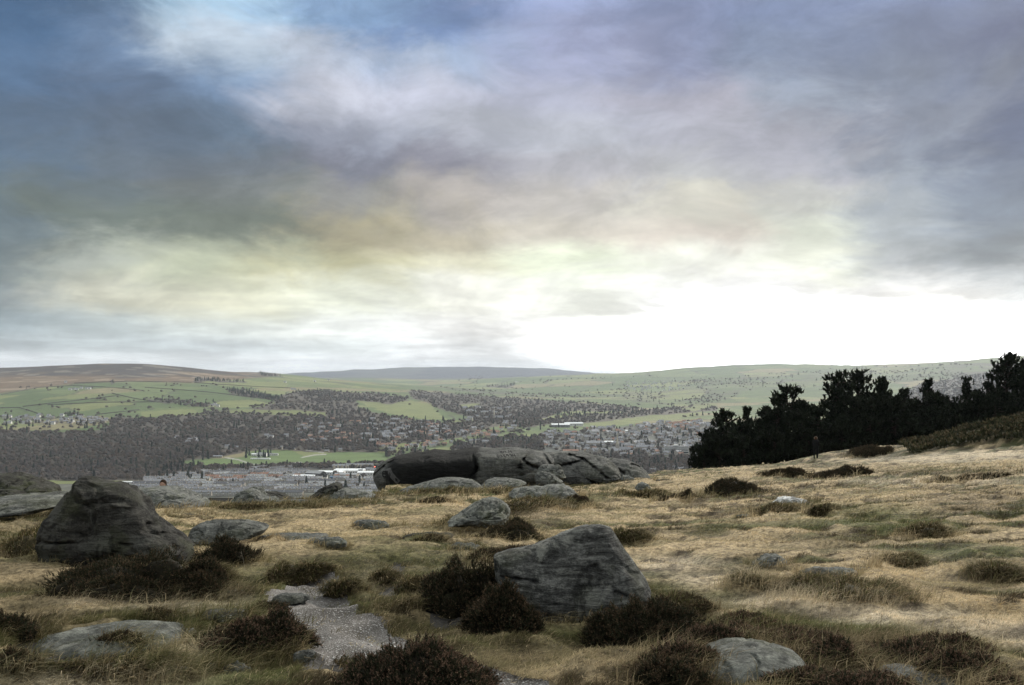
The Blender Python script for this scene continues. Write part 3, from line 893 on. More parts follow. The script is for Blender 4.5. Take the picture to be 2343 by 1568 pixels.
tu, tvv, tk = [], [], []
for i, (pl, dn) in enumerate(WOODS):
    us = [max(min(p[0], 2600), -260) for p in pl]; vs = [p[1] for p in pl]
    area = (max(us) - min(us)) * (max(vs) - min(vs))
    v_mid = np.clip((np.mean(vs) - 870) / 200, 0.0, 1)
    n = int(area / (6.5 + 13 * v_mid) * min(dn, 1.2)) if dn > .6 else int(area / (9 + 22 * v_mid) * dn)
    u_, v_ = scatter_uv(pl, min(n, 14000), 100 + i)
    if i in (8, 9, 14):
        hx_, hy_, hz_, ho_ = vhits(u_, v_)
        kk = fbm(hx_ / 420, hy_ / 520, oct=2, seed=131) > .08
        u_, v_ = u_[kk], v_[kk]
    tu.append(u_); tvv.append(v_)
    con = {1: .9, 2: .7, 3: .9, 16: .8}.get(i, 0.025 if i in (0, 6, 7) else 0.06)
    tk.append(r_.uniform(size=len(u_)) < con)
# lone trees and hedgerow trees, town garden trees, dark conifers among the houses
for box, n, con in (((0, 660, 880, 950), 130, .03), ((150, 260, 948, 985), 60, .25), ((0, 150, 955, 985), 50, .25), ((660, 1180, 960, 1030), 300, .3), ((1180, 1640, 985, 1080), 260, .2),
                    ((345, 860, 1075, 1125), 60, .3), ((700, 1100, 905, 960), 60, .05), ((1150, 1640, 900, 985), 420, .2), ((1050, 1900, 860, 905), 420, .1), ((1900, 2342, 835, 900), 220, .1),
                    ((560, 620, 1036, 1052), 14, .8), ((350, 480, 1040, 1100), 60, .7), ((250, 420, 1060, 1100), 60, .5), ((1290, 1480, 940, 952), 60, .6), ((860, 1000, 1030, 1050), 90, .2), ((620, 880, 1050, 1076), 150, .05), ((420, 700, 1066, 1078), 150, .1)):
    m_ = 5 if (box[1], n) in ((660, 130), (1640, 420), (1900, 420), (2342, 220)) else 1
    bu_ = r_.uniform(box[0], box[1], n * m_); bv_ = r_.uniform(box[2], box[3], n * m_)
    if m_ > 1:
        hx_, hy_, hz_, ho_ = vhits(bu_, bv_)
        kk = (field_edge(hx_, hy_) < 16 + hy_ / 300) | (r_.uniform(size=len(bu_)) < .04)
        kk &= fbm(hx_ / 500, hy_ / 500, oct=2, seed=133) > -.12
        bu_, bv_ = bu_[kk], bv_[kk]
    tu.append(bu_); tvv.append(bv_); tk.append(r_.uniform(size=len(bu_)) < con)
tu = np.concatenate(tu); tvv = np.concatenate(tvv); tk = np.concatenate(tk)
X_, Y_, Z_, ok = vhits(tu, tvv)
inside_play = inpoly(tu, tvv, PLAY)
for pl in BRIGHT:
    inside_play |= inpoly(tu, tvv, pl) & (r_.uniform(size=len(tu)) < .96)
lone = (tu > 560) & (tu < 620) & (tvv > 1036) & (tvv < 1052)
ok &= ~(inside_play & ~(lone & tk)) & (Y_ > 1250)
X_, Y_, Z_, tk, tu, tvv = [a[ok] for a in (X_, Y_, Z_, tk, tu, tvv)]
ordr = np.argsort(Y_)
X_, Y_, Z_, tk, tu, tvv = [a[ordr] for a in (X_, Y_, Z_, tk, tu, tvv)]
scl = r_.uniform(0.75, 1.25, len(X_)) * (1 + ss(5000, 12000, Y_) * 0.6)

twig_mats = []
for i, c_ in enumerate(WTONES[:4]):
    twig_mats.append(flat('bare_twigs_%d' % i, c_, var=.25, scale=.5))
con_mats = [flat('conifer_needles_%d' % i, c_, var=.3, scale=.6) for i, c_ in enumerate(CTONES)]
M_trunk = flat('bare_trunk', (0.06, 0.05, 0.042), var=.2)
bare_me, con_me, trunk_me = [], [], []
for k in range(8):
    v_, f_ = tri_mesh(BARE[k]); o = mesh_obj('crown', v_, [f_], twig_mats[k % 4]); bare_me.append(o.data); bpy.data.objects.remove(o)
for k in range(5):
    v_, f_ = tri_mesh(CONI[k]); o = mesh_obj('crown', v_, [f_], con_mats[k % 3]); con_me.append(o.data); bpy.data.objects.remove(o)
v_, f_ = trunk_geo(7.5, .42, 5, r_); o = mesh_obj('trunk', v_, [f_], M_trunk); tr_bare = o.data; bpy.data.objects.remove(o)
v_, f_ = trunk_geo(12, .3, 0, r_); o = mesh_obj('trunk', v_, [f_], M_trunk); tr_con = o.data; bpy.data.objects.remove(o)


def visible_moor(u, v):
    lim = np.interp(u, [-300, 0, 120, 200, 300, 430, 700, 850, 862, 900, 1040, 1250, 1400, 1470, 1490, 1580, 1640, 1800, 2342], [1090, 1090, 1108, 1094, 1108, 1140, 1128, 1120, 1060, 1040, 1026, 1030, 1045, 1065, 1090, 1080, 950, 890, 850])
    return v < lim - 1


vis = visible_moor(tu, tvv) & (tu > -10) & (tu < 2350)
mass = {False: [], True: []}
count = {False: 0, True: 0}
for i in range(len(X_)):
    c_ = bool(tk[i])
    if vis[i] and count[c_] < 290:
        count[c_] += 1
        zone = 'beside the playing fields' if 420 < tu[i] < 900 and tvv[i] < 1078 else ('in the dense wood on the left valley side' if tu[i] < 640 else 'between the houses of the valley town')
        if c_:
            root = empty('conifer', (X_[i], Y_[i], Z_[i] - .3), r_.uniform(0, 6))
            tag(root, 'small dark green pointed conifer far down ' + zone, 'conifer', 'dark conifers ' + zone)
            a = bpy.data.objects.new('crown', con_me[i % 5]); t__ = bpy.data.objects.new('trunk', tr_con)
        else:
            root = empty('bare_tree', (X_[i], Y_[i], Z_[i] - .3), r_.uniform(0, 6))
            tag(root, 'leafless grey brown winter tree far down ' + zone, 'tree', 'leafless trees ' + zone)
            a = bpy.data.objects.new('crown', bare_me[i % 8]); t__ = bpy.data.objects.new('trunk', tr_bare)
        root.scale = (scl[i],) * 3
        for ch in (a, t__):
            col.objects.link(ch); ch.parent = root
    else:
        mass[c_].append(i)
for c_, protos, tones, nm in ((False, BARE, WTONES, 'woodland'), (True, CONI, CTONES, 'conifer_woodland')):
    ii = np.array(mass[c_]); vs, cs = [], []
    kind = r_.integers(0, len(protos), len(ii)); far_ = Y_[ii] > 4200
    for k in range(len(protos)):
        for fr_ in (False, True):
            s = ii[(kind == k) & (far_ == fr_)]
            if not len(s):
                continue
            T_ = protos[k][:(49 if not c_ else 40)] if fr_ else protos[k][:(112 if not c_ else 90)]
            a = r_.uniform(0, 6.28, len(s)); ca, sa = np.cos(a)[:, None, None], np.sin(a)[:, None, None]
            S_ = scl[s][:, None, None]
            x = (T_[None, :, :, 0] * ca - T_[None, :, :, 1] * sa) * S_ + X_[s][:, None, None]
            y = (T_[None, :, :, 0] * sa + T_[None, :, :, 1] * ca) * S_ + Y_[s][:, None, None]
            z = T_[None, :, :, 2] * S_ * r_.uniform(.8, 1.15, len(s))[:, None, None] + Z_[s][:, None, None]
            vs.append(np.stack([x, y, z], -1).reshape(-1, 3))
            patch = 0.5 + 0.5 * vn(X_[s] / 90, Y_[s] / 90, seed=88)
            tone = tones[np.clip((patch * len(tones) + r_.normal(0, .5, len(s))).astype(int), 0, len(tones) - 1)] * r_.uniform(.9, 1.12, len(s))[:, None]
            cs.append(np.repeat(tone, T_.shape[0] * 3, axis=0))
    V_ = np.concatenate(vs)
    o = mesh_obj(nm, V_, [np.arange(len(V_)).reshape(-1, 3)], M_wood, cols=np.concatenate(cs))
    tag(o, 'far mass of ' + ('dark conifers' if c_ else 'leafless winter trees') + ' covering the valley sides', 'woodland', kind='stuff')

# drystone walls and hedges across the left hill
z2 = lambda a, b_: (a * .3356, 786.3 + b_ * .3356)
WALLS = [
    ('wall along the top of the green fields below the brown moor', [(500, 272), (700, 263), (900, 258), (1150, 262), (1310, 266)]),
    ('wall climbing past the two small farm buildings on the left hill', [(0, 352), (250, 302), (480, 287), (760, 300), (980, 322)]),
    ('wall crossing the middle of the green fields on the left hill', [(150, 432), (400, 402), (650, 376), (810, 355)]),
    ('wall running down right from the middle of the green fields', [(760, 340), (900, 372), (1080, 402)]),
    ('wall below the darker square field on the left hill', [(650, 486), (800, 470), (950, 452)]),
    ('wall at the left edge of the view above the hill village', [(0, 440), (130, 437), (220, 465), (300, 492)]),
    ('long wall running right towards the two conifer plantations', [(980, 300), (1250, 318), (1450, 335), (1800, 378), (1950, 402)]),
    ('wall between the upper pasture and the moor right of the long plantation', [(1320, 268), (1700, 292), (2000, 305)]),
    ('wall across the pale fields above the square dark field', [(320, 420), (480, 412), (700, 402), (930, 400), (1110, 400)]),
]
M_wall = flat('dry_stone', (0.075, 0.07, 0.06), var=.3, scale=.3)
for lab, pts in WALLS:
    P2 = np.array([z2(*p) for p in pts])
    ts = np.linspace(0, len(P2) - 1, 90)
    uu = np.interp(ts, range(len(P2)), P2[:, 0]); vvv = np.interp(ts, range(len(P2)), P2[:, 1])
    x, y, z, k = vhits(uu, vvv)
    x = np.convolve(np.pad(x, 2, mode='edge'), np.ones(5) / 5, 'valid'); y = np.convolve(np.pad(y, 2, mode='edge'), np.ones(5) / 5, 'valid')
    z = valley(x, y)
    d = np.stack([np.gradient(x), np.gradient(y)], -1); d /= np.linalg.norm(d, axis=1)[:, None] + 1e-9
    nrm = np.stack([-d[:, 1], d[:, 0]], -1) * 1.1
    hgt = 2.4 + 1.2 * vn(ts * 3, ts * 0, seed=3)
    prof = [(-1, -.5), (-.7, 1), (.7, 1), (1, -.5)]
    Vq = np.concatenate([np.stack([x + nrm[:, 0] * a, y + nrm[:, 1] * a, z + (hgt if b_ > 0 else -1)], -1) for a, b_ in prof])
    n = len(x); k = np.arange(n - 1)
    fs = [np.stack([k + j * n, k + 1 + j * n, k + 1 + (j + 1) * n, k + (j + 1) * n], -1) for j in range(3)]
    cx = np.array((x.mean(), y.mean(), z.mean()))
    tag(mesh_obj('field_wall', Vq - cx, fs, M_wall, loc=cx), 'dark stone ' + lab, 'wall', 'field walls on the left hill')

# ------------------------------------------------------------------ houses
HM = {'stone': flat('stone_wall', (0.38, 0.34, 0.29), var=.2, scale=.4), 'white': flat('white_render', (0.80, 0.78, 0.74), var=.06), 'cream': flat('cream_render', (0.50, 0.44, 0.34), var=.08),
      'slate': flat('slate_roof', (0.25, 0.25, 0.265), rough=.6, var=.25, scale=.5), 'darkslate': flat('dark_slate_roof', (0.14, 0.14, 0.15), rough=.6, var=.25, scale=.5),
      'red': flat('red_tile_roof', (0.33, 0.19, 0.14), var=.2, scale=.4), 'glass': flat('window_glass', (0.03, 0.035, 0.04), rough=.2), 'trim': flat('white_trim', (0.75, 0.75, 0.73)),
      'pale': flat('weathered_slate_roof', (0.38, 0.38, 0.385), var=.2, scale=.5),
      'metal': flat('pale_metal_roof', (0.82, 0.83, 0.84), rough=.5, var=.1, scale=.1), 'grey': flat('grey_sheet_roof', (0.26, 0.265, 0.27), rough=.5, var=.15, scale=.2),
      'blue': flat('blue_sheet', (0.10, 0.16, 0.24), var=.1), 'dark': flat('dark_timber', (0.03, 0.03, 0.03)), 'leaf': M_pine}


class MB:
    def __init__(s):
        s.v = []; s.f = []; s.m = []

    def poly(s, pts, m=0):
        o = len(s.v); s.v += [tuple(p) for p in pts]; s.f.append(tuple(range(o, o + len(pts)))); s.m.append(m)

    def box(s, x0, x1, y0, y1, z0, z1, m=0):
        p = [(x0, y0, z0), (x1, y0, z0), (x1, y1, z0), (x0, y1, z0), (x0, y0, z1), (x1, y0, z1), (x1, y1, z1), (x0, y1, z1)]
        for q in ((0, 3, 2, 1), (4, 5, 6, 7), (0, 1, 5, 4), (1, 2, 6, 5), (2, 3, 7, 6), (3, 0, 4, 7)):
            s.poly([p[i] for i in q], m)

    def gable(s, x0, x1, y0, y1, z0, z1, m=0, thick=.35, ov=.4):
        """pitched roof, ridge along x"""
        ym = (y0 + y1) / 2
        sl = (z1 - z0) / (ym - y0)
        a0, a1 = y0 - ov, y1 + ov; zb = z0 - sl * ov
        for xs in ((x0 - ov, x1 + ov),):
            A, B = xs
            top = [(A, a0, zb + thick), (B, a0, zb + thick), (B, ym, z1 + thick), (A, ym, z1 + thick), (A, a1, zb + thick), (B, a1, zb + thick)]
            bot = [(x, y, z - thick) for x, y, z in top]
            s.poly([top[0], top[1], top[2], top[3]], m); s.poly([top[3], top[2], top[5], top[4]], m)
            s.poly([top[0], bot[0], bot[1], top[1]], m); s.poly([top[4], top[5], bot[5], bot[4]], m)
            s.poly([top[0], top[3], bot[3], bot[0]], m); s.poly([top[3], top[4], bot[4], bot[3]], m)
            s.poly([top[1], bot[1], bot[2], top[2]], m); s.poly([top[2], bot[2], bot[5], top[5]], m)

    def gwalls(s, x0, x1, y0, y1, z1, zr, m=0):
        """walls with gable ends, ridge along x"""
        ym = (y0 + y1) / 2
        s.poly([(x0, y0, -2), (x1, y0, -2), (x1, y0, z1), (x0, y0, z1)], m); s.poly([(x1, y1, -2), (x0, y1, -2), (x0, y1, z1), (x1, y1, z1)], m)
        s.poly([(x0, y1, -2), (x0, y0, -2), (x0, y0, z1), (x0, ym, zr), (x0, y1, z1)], m); s.poly([(x1, y0, -2), (x1, y1, -2), (x1, y1, z1), (x1, ym, zr), (x1, y0, z1)], m)

    def build(s, name, mats, parent=None, loc=None):
        me = bpy.data.meshes.new(name)
        me.from_pydata(s.v, [], s.f)
        mats = mats if isinstance(mats, (list, tuple)) else [mats]
        for q in mats:
            me.materials.append(q)
        me.polygons.foreach_set('material_index', s.m)
        me.update()
        o = bpy.data.objects.new(name, me); col.objects.link(o)
        if parent is not None:
            o.parent = parent
        if loc is not None:
            o.location = loc
        return o


def windows(mb, x0, x1, y, zs, step, w, h, m):
    x = x0 + step / 2
    while x < x1:
        for z in zs:
            s = -0.03 if y < 0 else 0.03
            mb.poly([(x - w / 2, y + s, z), (x + w / 2, y + s, z), (x + w / 2, y + s, z + h), (x - w / 2, y + s, z + h)], m)
        x += step


def house_proto(wall, roof, L=9, D=8, H=5.2, R=3.2, wing=False, step=3.0):
    """returns the meshes of wall (with its windows), roof, chimney"""
    a = MB(); a.gwalls(-L / 2, L / 2, -D / 2, D / 2, H, H + R - .1, 0)
    windows(a, -L / 2, L / 2, -D / 2, (1.0, 3.6) if H > 4.5 else (1.0,), step, 1.2, 1.3, 1); windows(a, -L / 2, L / 2, D / 2, (1.0, 3.6) if H > 4.5 else (1.0,), step, 1.2, 1.3, 1)
    b_ = MB(); b_.gable(-L / 2, L / 2, -D / 2, D / 2, H, H + R, 0)
    if wing:
        n = max(1, int(L / 11))
        for i in range(n):
            xc = -L / 2 + L * (i + .5) / n + 1.5
            # front gable
            a.poly([(xc - 2, -D / 2 - 1.2, -2), (xc + 2, -D / 2 - 1.2, -2), (xc + 2, -D / 2 - 1.2, H), (xc, -D / 2 - 1.2, H + R * .7), (xc - 2, -D / 2 - 1.2, H)], 0)
            a.poly([(xc - 1.2, -D / 2 - 1.24, 3.4), (xc + 1.2, -D / 2 - 1.24, 3.4), (xc + 1.2, -D / 2 - 1.24, 4.9), (xc - 1.2, -D / 2 - 1.24, 4.9)], 1)
            for s in (-1, 1):
                a.poly([(xc + 2 * s, -D / 2 - 1.2, -2), (xc + 2 * s, -D / 2 + .5, -2), (xc + 2 * s, -D / 2 + .5, H), (xc + 2 * s, -D / 2 - 1.2, H)], 0)
                b_.poly([(xc + 2.3 * s, -D / 2 - 1.5, H - .25), (xc, -D / 2 - 1.5, H + R * .7 + .2), (xc, 0, H + R * .7 + .2), (xc + 2.3 * s, -D / 2 + 1.2, H - .25)], 0)
    ch = MB()
    n = max(1, int(round(L / 10)))
    if L > 20:
        ch.box(-L / 2 + .6, L / 2 - .6, -.22, .22, H + R - .4, H + R + .42, 0)
    for i in range(n + (1 if L > 20 else 0)):
        xc = -L / 2 + .9 + (L - 1.8) * i / max(n, 1) if L > 20 else L / 2 - 1.0
        ch.box(xc - .45, xc + .45, -.6, .6, H + R - .8, H + R + 1.6, 0)
        for q in (-.3, .3):
            ch.box(xc - .14, xc + .14, q - .14, q + .14, H + R + 1.6, H + R + 2.2, 0)
    if L > 20:
        k = 0; x_ = -L / 2 + 2.4
        while x_ < L / 2 - 2:
            if (k * 7 + int(L)) % 5 in (0, 3):
                s_ = -1 if k % 2 == 0 else 1
                y0_ = s_ * D * .38
                a.box(x_ - .8, x_ + .8, min(y0_, s_ * D * .1), max(y0_, s_ * D * .1), H + .2, H + R * .62, 1)
            x_ += 5.5; k += 1
    out = []
    for nm, mb, mm in (('wall', a, [HM[wall], HM['trim'] if wall == 'stone' else HM['glass']]), ('roof', b_, HM[roof]), ('chimney', ch, HM['stone'])):
        o = mb.build(nm, mm); out.append((nm, o.data)); bpy.data.objects.remove(o)
    return out


HP = {
    'grey': house_proto('stone', 'slate', wing=True), 'greydark': house_proto('stone', 'darkslate', L=11, D=9, H=5.6), 'red': house_proto('cream', 'red', L=12, D=9, wing=True),
    'white': house_proto('white', 'slate', L=11), 'whitered': house_proto('white', 'red', L=10, wing=True), 'bung': house_proto('cream', 'slate', L=13, D=8, H=2.8, R=2.6),
    'villa': house_proto('stone', 'slate', L=16, D=12, H=7.5, R=4, wing=True),
    'terr': house_proto('stone', 'slate', L=44, D=8.5, H=6.0, R=3.4, step=2.75, wing=True), 'terrdark': house_proto('stone', 'darkslate', L=55, D=8.5, H=6.0, R=3.4, step=2.75),
    'terrshort': house_proto('stone', 'slate', L=24, D=8.5, H=6.2, R=3.6, step=2.75, wing=True), 'terrpale': house_proto('cream', 'pale', L=36, D=9, H=6, R=3.4, step=2.75, wing=True),
    'terrred': house_proto('white', 'red', L=28, D=8.5, H=5.2, R=3.4, step=3.5, wing=True),
}
HL = {
    'grey': 'stone house with grey gabled roof', 'greydark': 'stone house with dark slate roof', 'red': 'cream house with red tiled roof', 'white': 'white walled house with grey roof',
    'whitered': 'white walled house with red tiled roof', 'bung': 'low cream bungalow with grey roof', 'villa': 'large stone villa with grey roof',
    'terr': 'stone terrace with slate roof and gables', 'terrdark': 'stone terrace with dark slate roof', 'terrred': 'short white terrace with red tiled roof', 'terrshort': 'short stone terrace with slate roof', 'terrpale': 'cream terrace with pale slate roof'}


def place_house(kind, x, y, z, rz, where, s=1.0, extra=''):
    terr = kind.startswith('terr')
    root = empty('terraced_row' if terr else 'house', (x, y, z), rz)
    root.scale = (s, s, s)
    tag(root, HL[kind] + ' ' + (extra or where), 'terrace' if terr else 'house', ('terraced rows ' if terr else 'houses ') + where + ', ' + HL[kind].split(' with ')[0])
    for nm, me in HP[kind]:
        o = bpy.data.objects.new(nm, me); col.objects.link(o); o.parent = root


# terraces of the near town
hr = np.random.default_rng(17)
v = 1077.0
rowi = 0
ORD = ['first', 'second', 'third', 'fourth', 'fifth', 'sixth', 'seventh', 'eighth', 'ninth', 'tenth', 'eleventh', 'twelfth', 'thirteenth', 'fourteenth', 'fifteenth', 'sixteenth', 'seventeenth', 'eighteenth', 'nineteenth', 'twentieth', 'twentyfirst', 'twentysecond', 'twentythird', 'twentyfourth', 'twentyfifth', 'twentysixth']
while v < 1150:
    inrow = 0
    ulo = np.interp(v, [1070, 1077, 1088, 1103, 1118], [690, 575, 430, 330, 330]); uhi = 700 if v < 1100 else 862
    u = ulo + hr.uniform(0, 20)
    while u < uhi:
        kind = hr.choice(['terr', 'terrdark', 'terrshort', 'terrshort', 'terrshort', 'terrpale', 'terrpale'])
        if (482 < u < 565 and 1092 < v < 1106) or (575 < u < 632 and 1085 < v < 1096):
            kind = 'terrred' if hr.uniform() < .75 else kind
        if hr.uniform() < .1 and kind != 'terrred':
            u += 14; continue
        x, y, z, ok = vhits(u, v + hr.normal(0, .5))
        if y[0] > 1240:
            rz = (-.10 + .09 * hr.normal()) if rowi % 3 else (0.75 + .1 * hr.normal() if hr.uniform() < .35 else -.12)
            place_house(kind, x[0], y[0], z[0], rz, 'in the near town', extra='%s from left, %s row below the wood' % (ORD[inrow], ORD[rowi])); inrow += 1
        wpx = {'terr': 44, 'terrdark': 55, 'terrred': 28, 'terrshort': 24, 'terrpale': 36}[kind] * F / max(y[0], 1300)
        u += wpx * 1.06
    v += np.interp(v, [1075, 1140], [4.2, 8.0]); rowi += 1

# villas, semis and bungalows
HS = []


def add(box, n, kinds, where, poly=None, tilt=0.0):
    for i in range(n):
        u = hr.uniform(box[0], box[1]); v = hr.uniform(box[2], box[3]) + tilt * (u - box[0])
        if poly is not None and not inpoly([u], [v], poly)[0]:
            continue
        HS.append((u, v, hr.choice(kinds), where, hr.uniform(-.7, .7)))


add((400, 860, 1080, 1135), 46, ['white', 'grey', 'whitered', 'bung', 'white'], 'between the terraces of the near town')
add((130, 420, 1106, 1122), 16, ['greydark', 'white', 'grey', 'villa'], 'at the left end of the near town')
add((862, 1000, 1016, 1024), 14, ['red', 'whitered', 'whitered'], 'in the row above the crag', tilt=-.02)
add((860, 1000, 1018, 1030), 8, ['red', 'grey', 'whitered'], 'in the row above the crag')
add((1010, 1160, 990, 1002), 22, ['red', 'red', 'grey', 'white'], 'in the wooded suburb')
add((680, 1000, 962, 1015), 110, ['grey', 'villa', 'bung', 'white', 'red', 'greydark'], 'in the wooded suburb')
add((900, 1180, 968, 1020), 60, ['grey', 'red', 'white', 'bung', 'villa', 'whitered'], 'in the wooded suburb')
add((1060, 1170, 932, 965), 26, ['white', 'villa', 'grey', 'villa'], 'around the far church with the spire')
add((0, 250, 953, 972), 55, ['white', 'bung', 'white', 'grey', 'villa'], 'in the village above the wood on the left')
add((880, 1050, 1020, 1034), 10, ['white', 'grey'], 'in the row above the crag')
add((630, 880, 1024, 1034), 8, ['white', 'grey', 'bung'], 'at the edge of the wood above the playing fields')
add((1240, 1640, 968, 1046), 430, ['grey', 'greydark', 'white', 'villa', 'grey', 'bung', 'villa', 'red'], 'in the far town', TOWN2)
add((1520, 1600, 972, 990), 30, ['red', 'red', 'whitered'], 'in the far town', tilt=-.12)
add((1430, 1570, 872, 896), 70, ['white', 'bung', 'grey', 'white'], 'in the far hillside village')
add((1480, 1640, 1070, 1085), 9, ['greydark', 'white', 'villa'], 'in the trees below the pines')
for u, v in ((160, 893), (170, 892), (176, 893), (186, 890), (198, 891), (205, 891), (150, 876), (486, 930), (492, 928), (498, 931), (668, 892), (674, 893), (652, 876), (720, 874), (752, 871), (1180, 875), (1186, 875), (1650, 876), (1740, 873), (1880, 903), (1900, 905), (2080, 892)):
    HS.append((u, v, 'white', 'standing alone among the fields', hr.uniform(-.4, .4)))
for u, v in ((435, 1010), (445, 1008), (452, 1013), (405, 1004), (430, 1016), (520, 1025), (540, 1028), (610, 1000), (620, 1003), (655, 1000), (283, 1081), (700, 1012), (715, 1015)):
    HS.append((u, v, 'white', 'in a clearing of the dense wood', hr.uniform(-.3, .3)))
HS = [h for h in HS if not inpoly([h[0]], [h[1]], PLAY)[0]]
hx, hy, hz, hok = vhits([h[0] for h in HS], [h[1] for h in HS])
oh = [i for i in np.argsort(hy) if hok[i] and hy[i] > 1250 and visible_moor(HS[i][0], HS[i][1])]
for i in oh[:290]:
    place_house(HS[i][2], hx[i], hy[i], hz[i], HS[i][4], HS[i][3], s=hr.uniform(.9, 1.15))
Vh, Fh, Mh = [], [], []
mlist = list(HM.values())
off_ = 0
for i in oh[290:]:
    ca, sa = math.cos(HS[i][4]), math.sin(HS[i][4]); s = 1.15
    for nm, me in HP[HS[i][2]]:
        vv_ = np.empty(len(me.vertices) * 3, np.float32); me.vertices.foreach_get('co', vv_); vv_ = vv_.reshape(-1, 3) * s
        Vh.append(np.stack([vv_[:, 0] * ca - vv_[:, 1] * sa + hx[i], vv_[:, 0] * sa + vv_[:, 1] * ca + hy[i], vv_[:, 2] + hz[i]], -1))
        for p in me.polygons:
            Fh.append([k + off_ for k in p.vertices]); Mh.append(mlist.index(me.materials[p.material_index]))
        off_ += len(vv_)
if Fh:
    me = bpy.data.meshes.new('distant_houses'); me.from_pydata(np.concatenate(Vh).tolist(), [], Fh)
    for q in mlist:
        me.materials.append(q)
    me.polygons.foreach_set('material_index', Mh); me.update()
    o = bpy.data.objects.new('distant_houses', me); col.objects.link(o)
    tag(o, 'hundreds of tiny far houses scattered over the upper valley town and hillside', 'houses', kind='stuff')


def at(u, v):
    x, y, z, ok = vhits(u, v)
    return float(x[0]), float(y[0]), float(z[0])


def shed(u, v, L, D, H, R, roof, wall, rz, label, name='warehouse', cat='warehouse', bays=1):
    x, y, z = at(u, v)
    root = empty(name, (x, y, z), rz)
    tag(root, label, cat)
    a = MB(); b_ = MB()
    for i in range(bays):
        y0 = -D / 2 + D * i / bays; y1 = y0 + D / bays
        a.gwalls(-L / 2, L / 2, y0 + .01 * i, y1, H, H + R - .1, 0); b_.gable(-L / 2, L / 2, y0 + .02 * i, y1, H, H + R, 0, ov=0 if bays > 1 else .3)
    windows(a, -L / 2, L / 2, -D / 2, (H * .3,), 5, 3, H * .35, 1)
    a.build('wall', [HM[wall], HM['glass']], root); b_.build('roof', HM[roof], root)
    return root


shed(800, 1082, 62, 30, 6, 2.0, 'metal', 'white', -.05, 'wide white roofed warehouse left of the dark end of the crag, highest of its cluster', bays=2)
shed(758, 1086, 52, 26, 6, 2.0, 'metal', 'white', -.08, 'long white roofed warehouse at the left of the warehouse cluster')
shed(838, 1087, 34, 22, 6, 1.6, 'metal', 'white', .05, 'white roofed warehouse touching the dark end of the crag')
shed(722, 1090, 34, 24, 7, 4.0, 'grey', 'dark', -.35, 'grey gabled warehouse with dark front, left of the white roofs')
shed(790, 1092, 50, 22, 6, 2, 'grey', 'stone', -.12, 'grey roofed warehouse in front of the white warehouses')
shed(700, 1096, 50, 20, 6, 2.0, 'metal', 'stone', -.28, 'pale striped roof warehouse above the terraces', bays=2)
shed(735, 1099, 22, 16, 7, 4.5, 'dark', 'white', .1, 'small black gabled building with white front by the warehouses')
shed(770, 1098, 24, 14, 6, 1.2, 'blue', 'blue', 0, 'low blue walled warehouse by the terraces')
shed(808, 1101, 28, 14, 5, 1.5, 'grey', 'cream', .05, 'cream brick warehouse right of the blue one')
shed(636, 1131, 30, 9, 4, .6, 'metal', 'white', .03, 'long flat white roof just over the pointed rock')
shed(405, 1117, 26, 9, 4, .6, 'metal', 'white', .06, 'long bright white roof behind the rock with the hidden sitter', name='long_building', cat='building')
shed(296, 1107, 34, 10, 4, .6, 'metal', 'white', .02, 'bright white roof just right of the big left boulder top', name='long_building', cat='building')
shed(355, 1107, 30, 12, 5, 3, 'slate', 'stone', .02, 'grey roofed long building at the left end of the town', name='long_building', cat='building')
shed(1282, 977, 60, 44, 8, 2.5, 'metal', 'grey', -.03, 'left one of the two pale factory sheds in the valley bottom', name='factory', cat='factory', bays=3)
shed(1312, 974, 62, 36, 8, 2.5, 'metal', 'white', .03, 'right one of the two pale factory sheds in the valley bottom', name='factory', cat='factory', bays=3)
shed(1394, 1018, 30, 16, 8, 2, 'metal', 'white', 0, 'white roofed hall left of the town church spire', name='hall', cat='hall')
shed(1360, 1022, 44, 22, 10, 5, 'slate', 'stone', .05, 'large grey roofed hall in the middle of the far town', name='hall', cat='hall')
shed(1443, 990, 36, 14, 6, 2, 'metal', 'white', .02, 'low white roofed hall above the church spire in the far town', name='hall', cat='hall')
shed(1360, 993, 26, 14, 9, 4, 'slate', 'white', .5, 'tall white walled building at the top of the main street', name='hall', cat='hall')
shed(1305, 1038, 38, 12, 7, 3, 'red', 'stone', .02, 'red roofed long building just over the crag', name='long_building', cat='building')
shed(1475, 1032, 44, 16, 10, 5, 'slate', 'stone', -.04, 'large grey stone hall with tall gables right of the spire', name='hall', cat='hall')
shed(599, 1044, 24, 13, 6, 3, 'grey', 'white', .05, 'white walled clubhouse between two trees on the playing fields', name='clubhouse', cat='clubhouse')
shed(583, 1043, 16, 8, 4, 2, 'metal', 'white', .3, 'small white pavilion left of the clubhouse', name='pavilion', cat='pavilion')
shed(495, 1047, 28, 9, 3.2, 2.2, 'slate', 'stone', 0, 'low brown stone pavilion at the left of the playing fields', name='pavilion', cat='pavilion')
shed(622, 1042, 30, 10, 3.5, 1.2, 'grey', 'white', .1, 'low row of changing rooms right of the clubhouse', name='pavilion', cat='pavilion')
shed(596, 1051, 46, 8, 2.2, .5, 'metal', 'white', -.02, 'long low white stand in front of the clubhouse', name='stand', cat='stand')
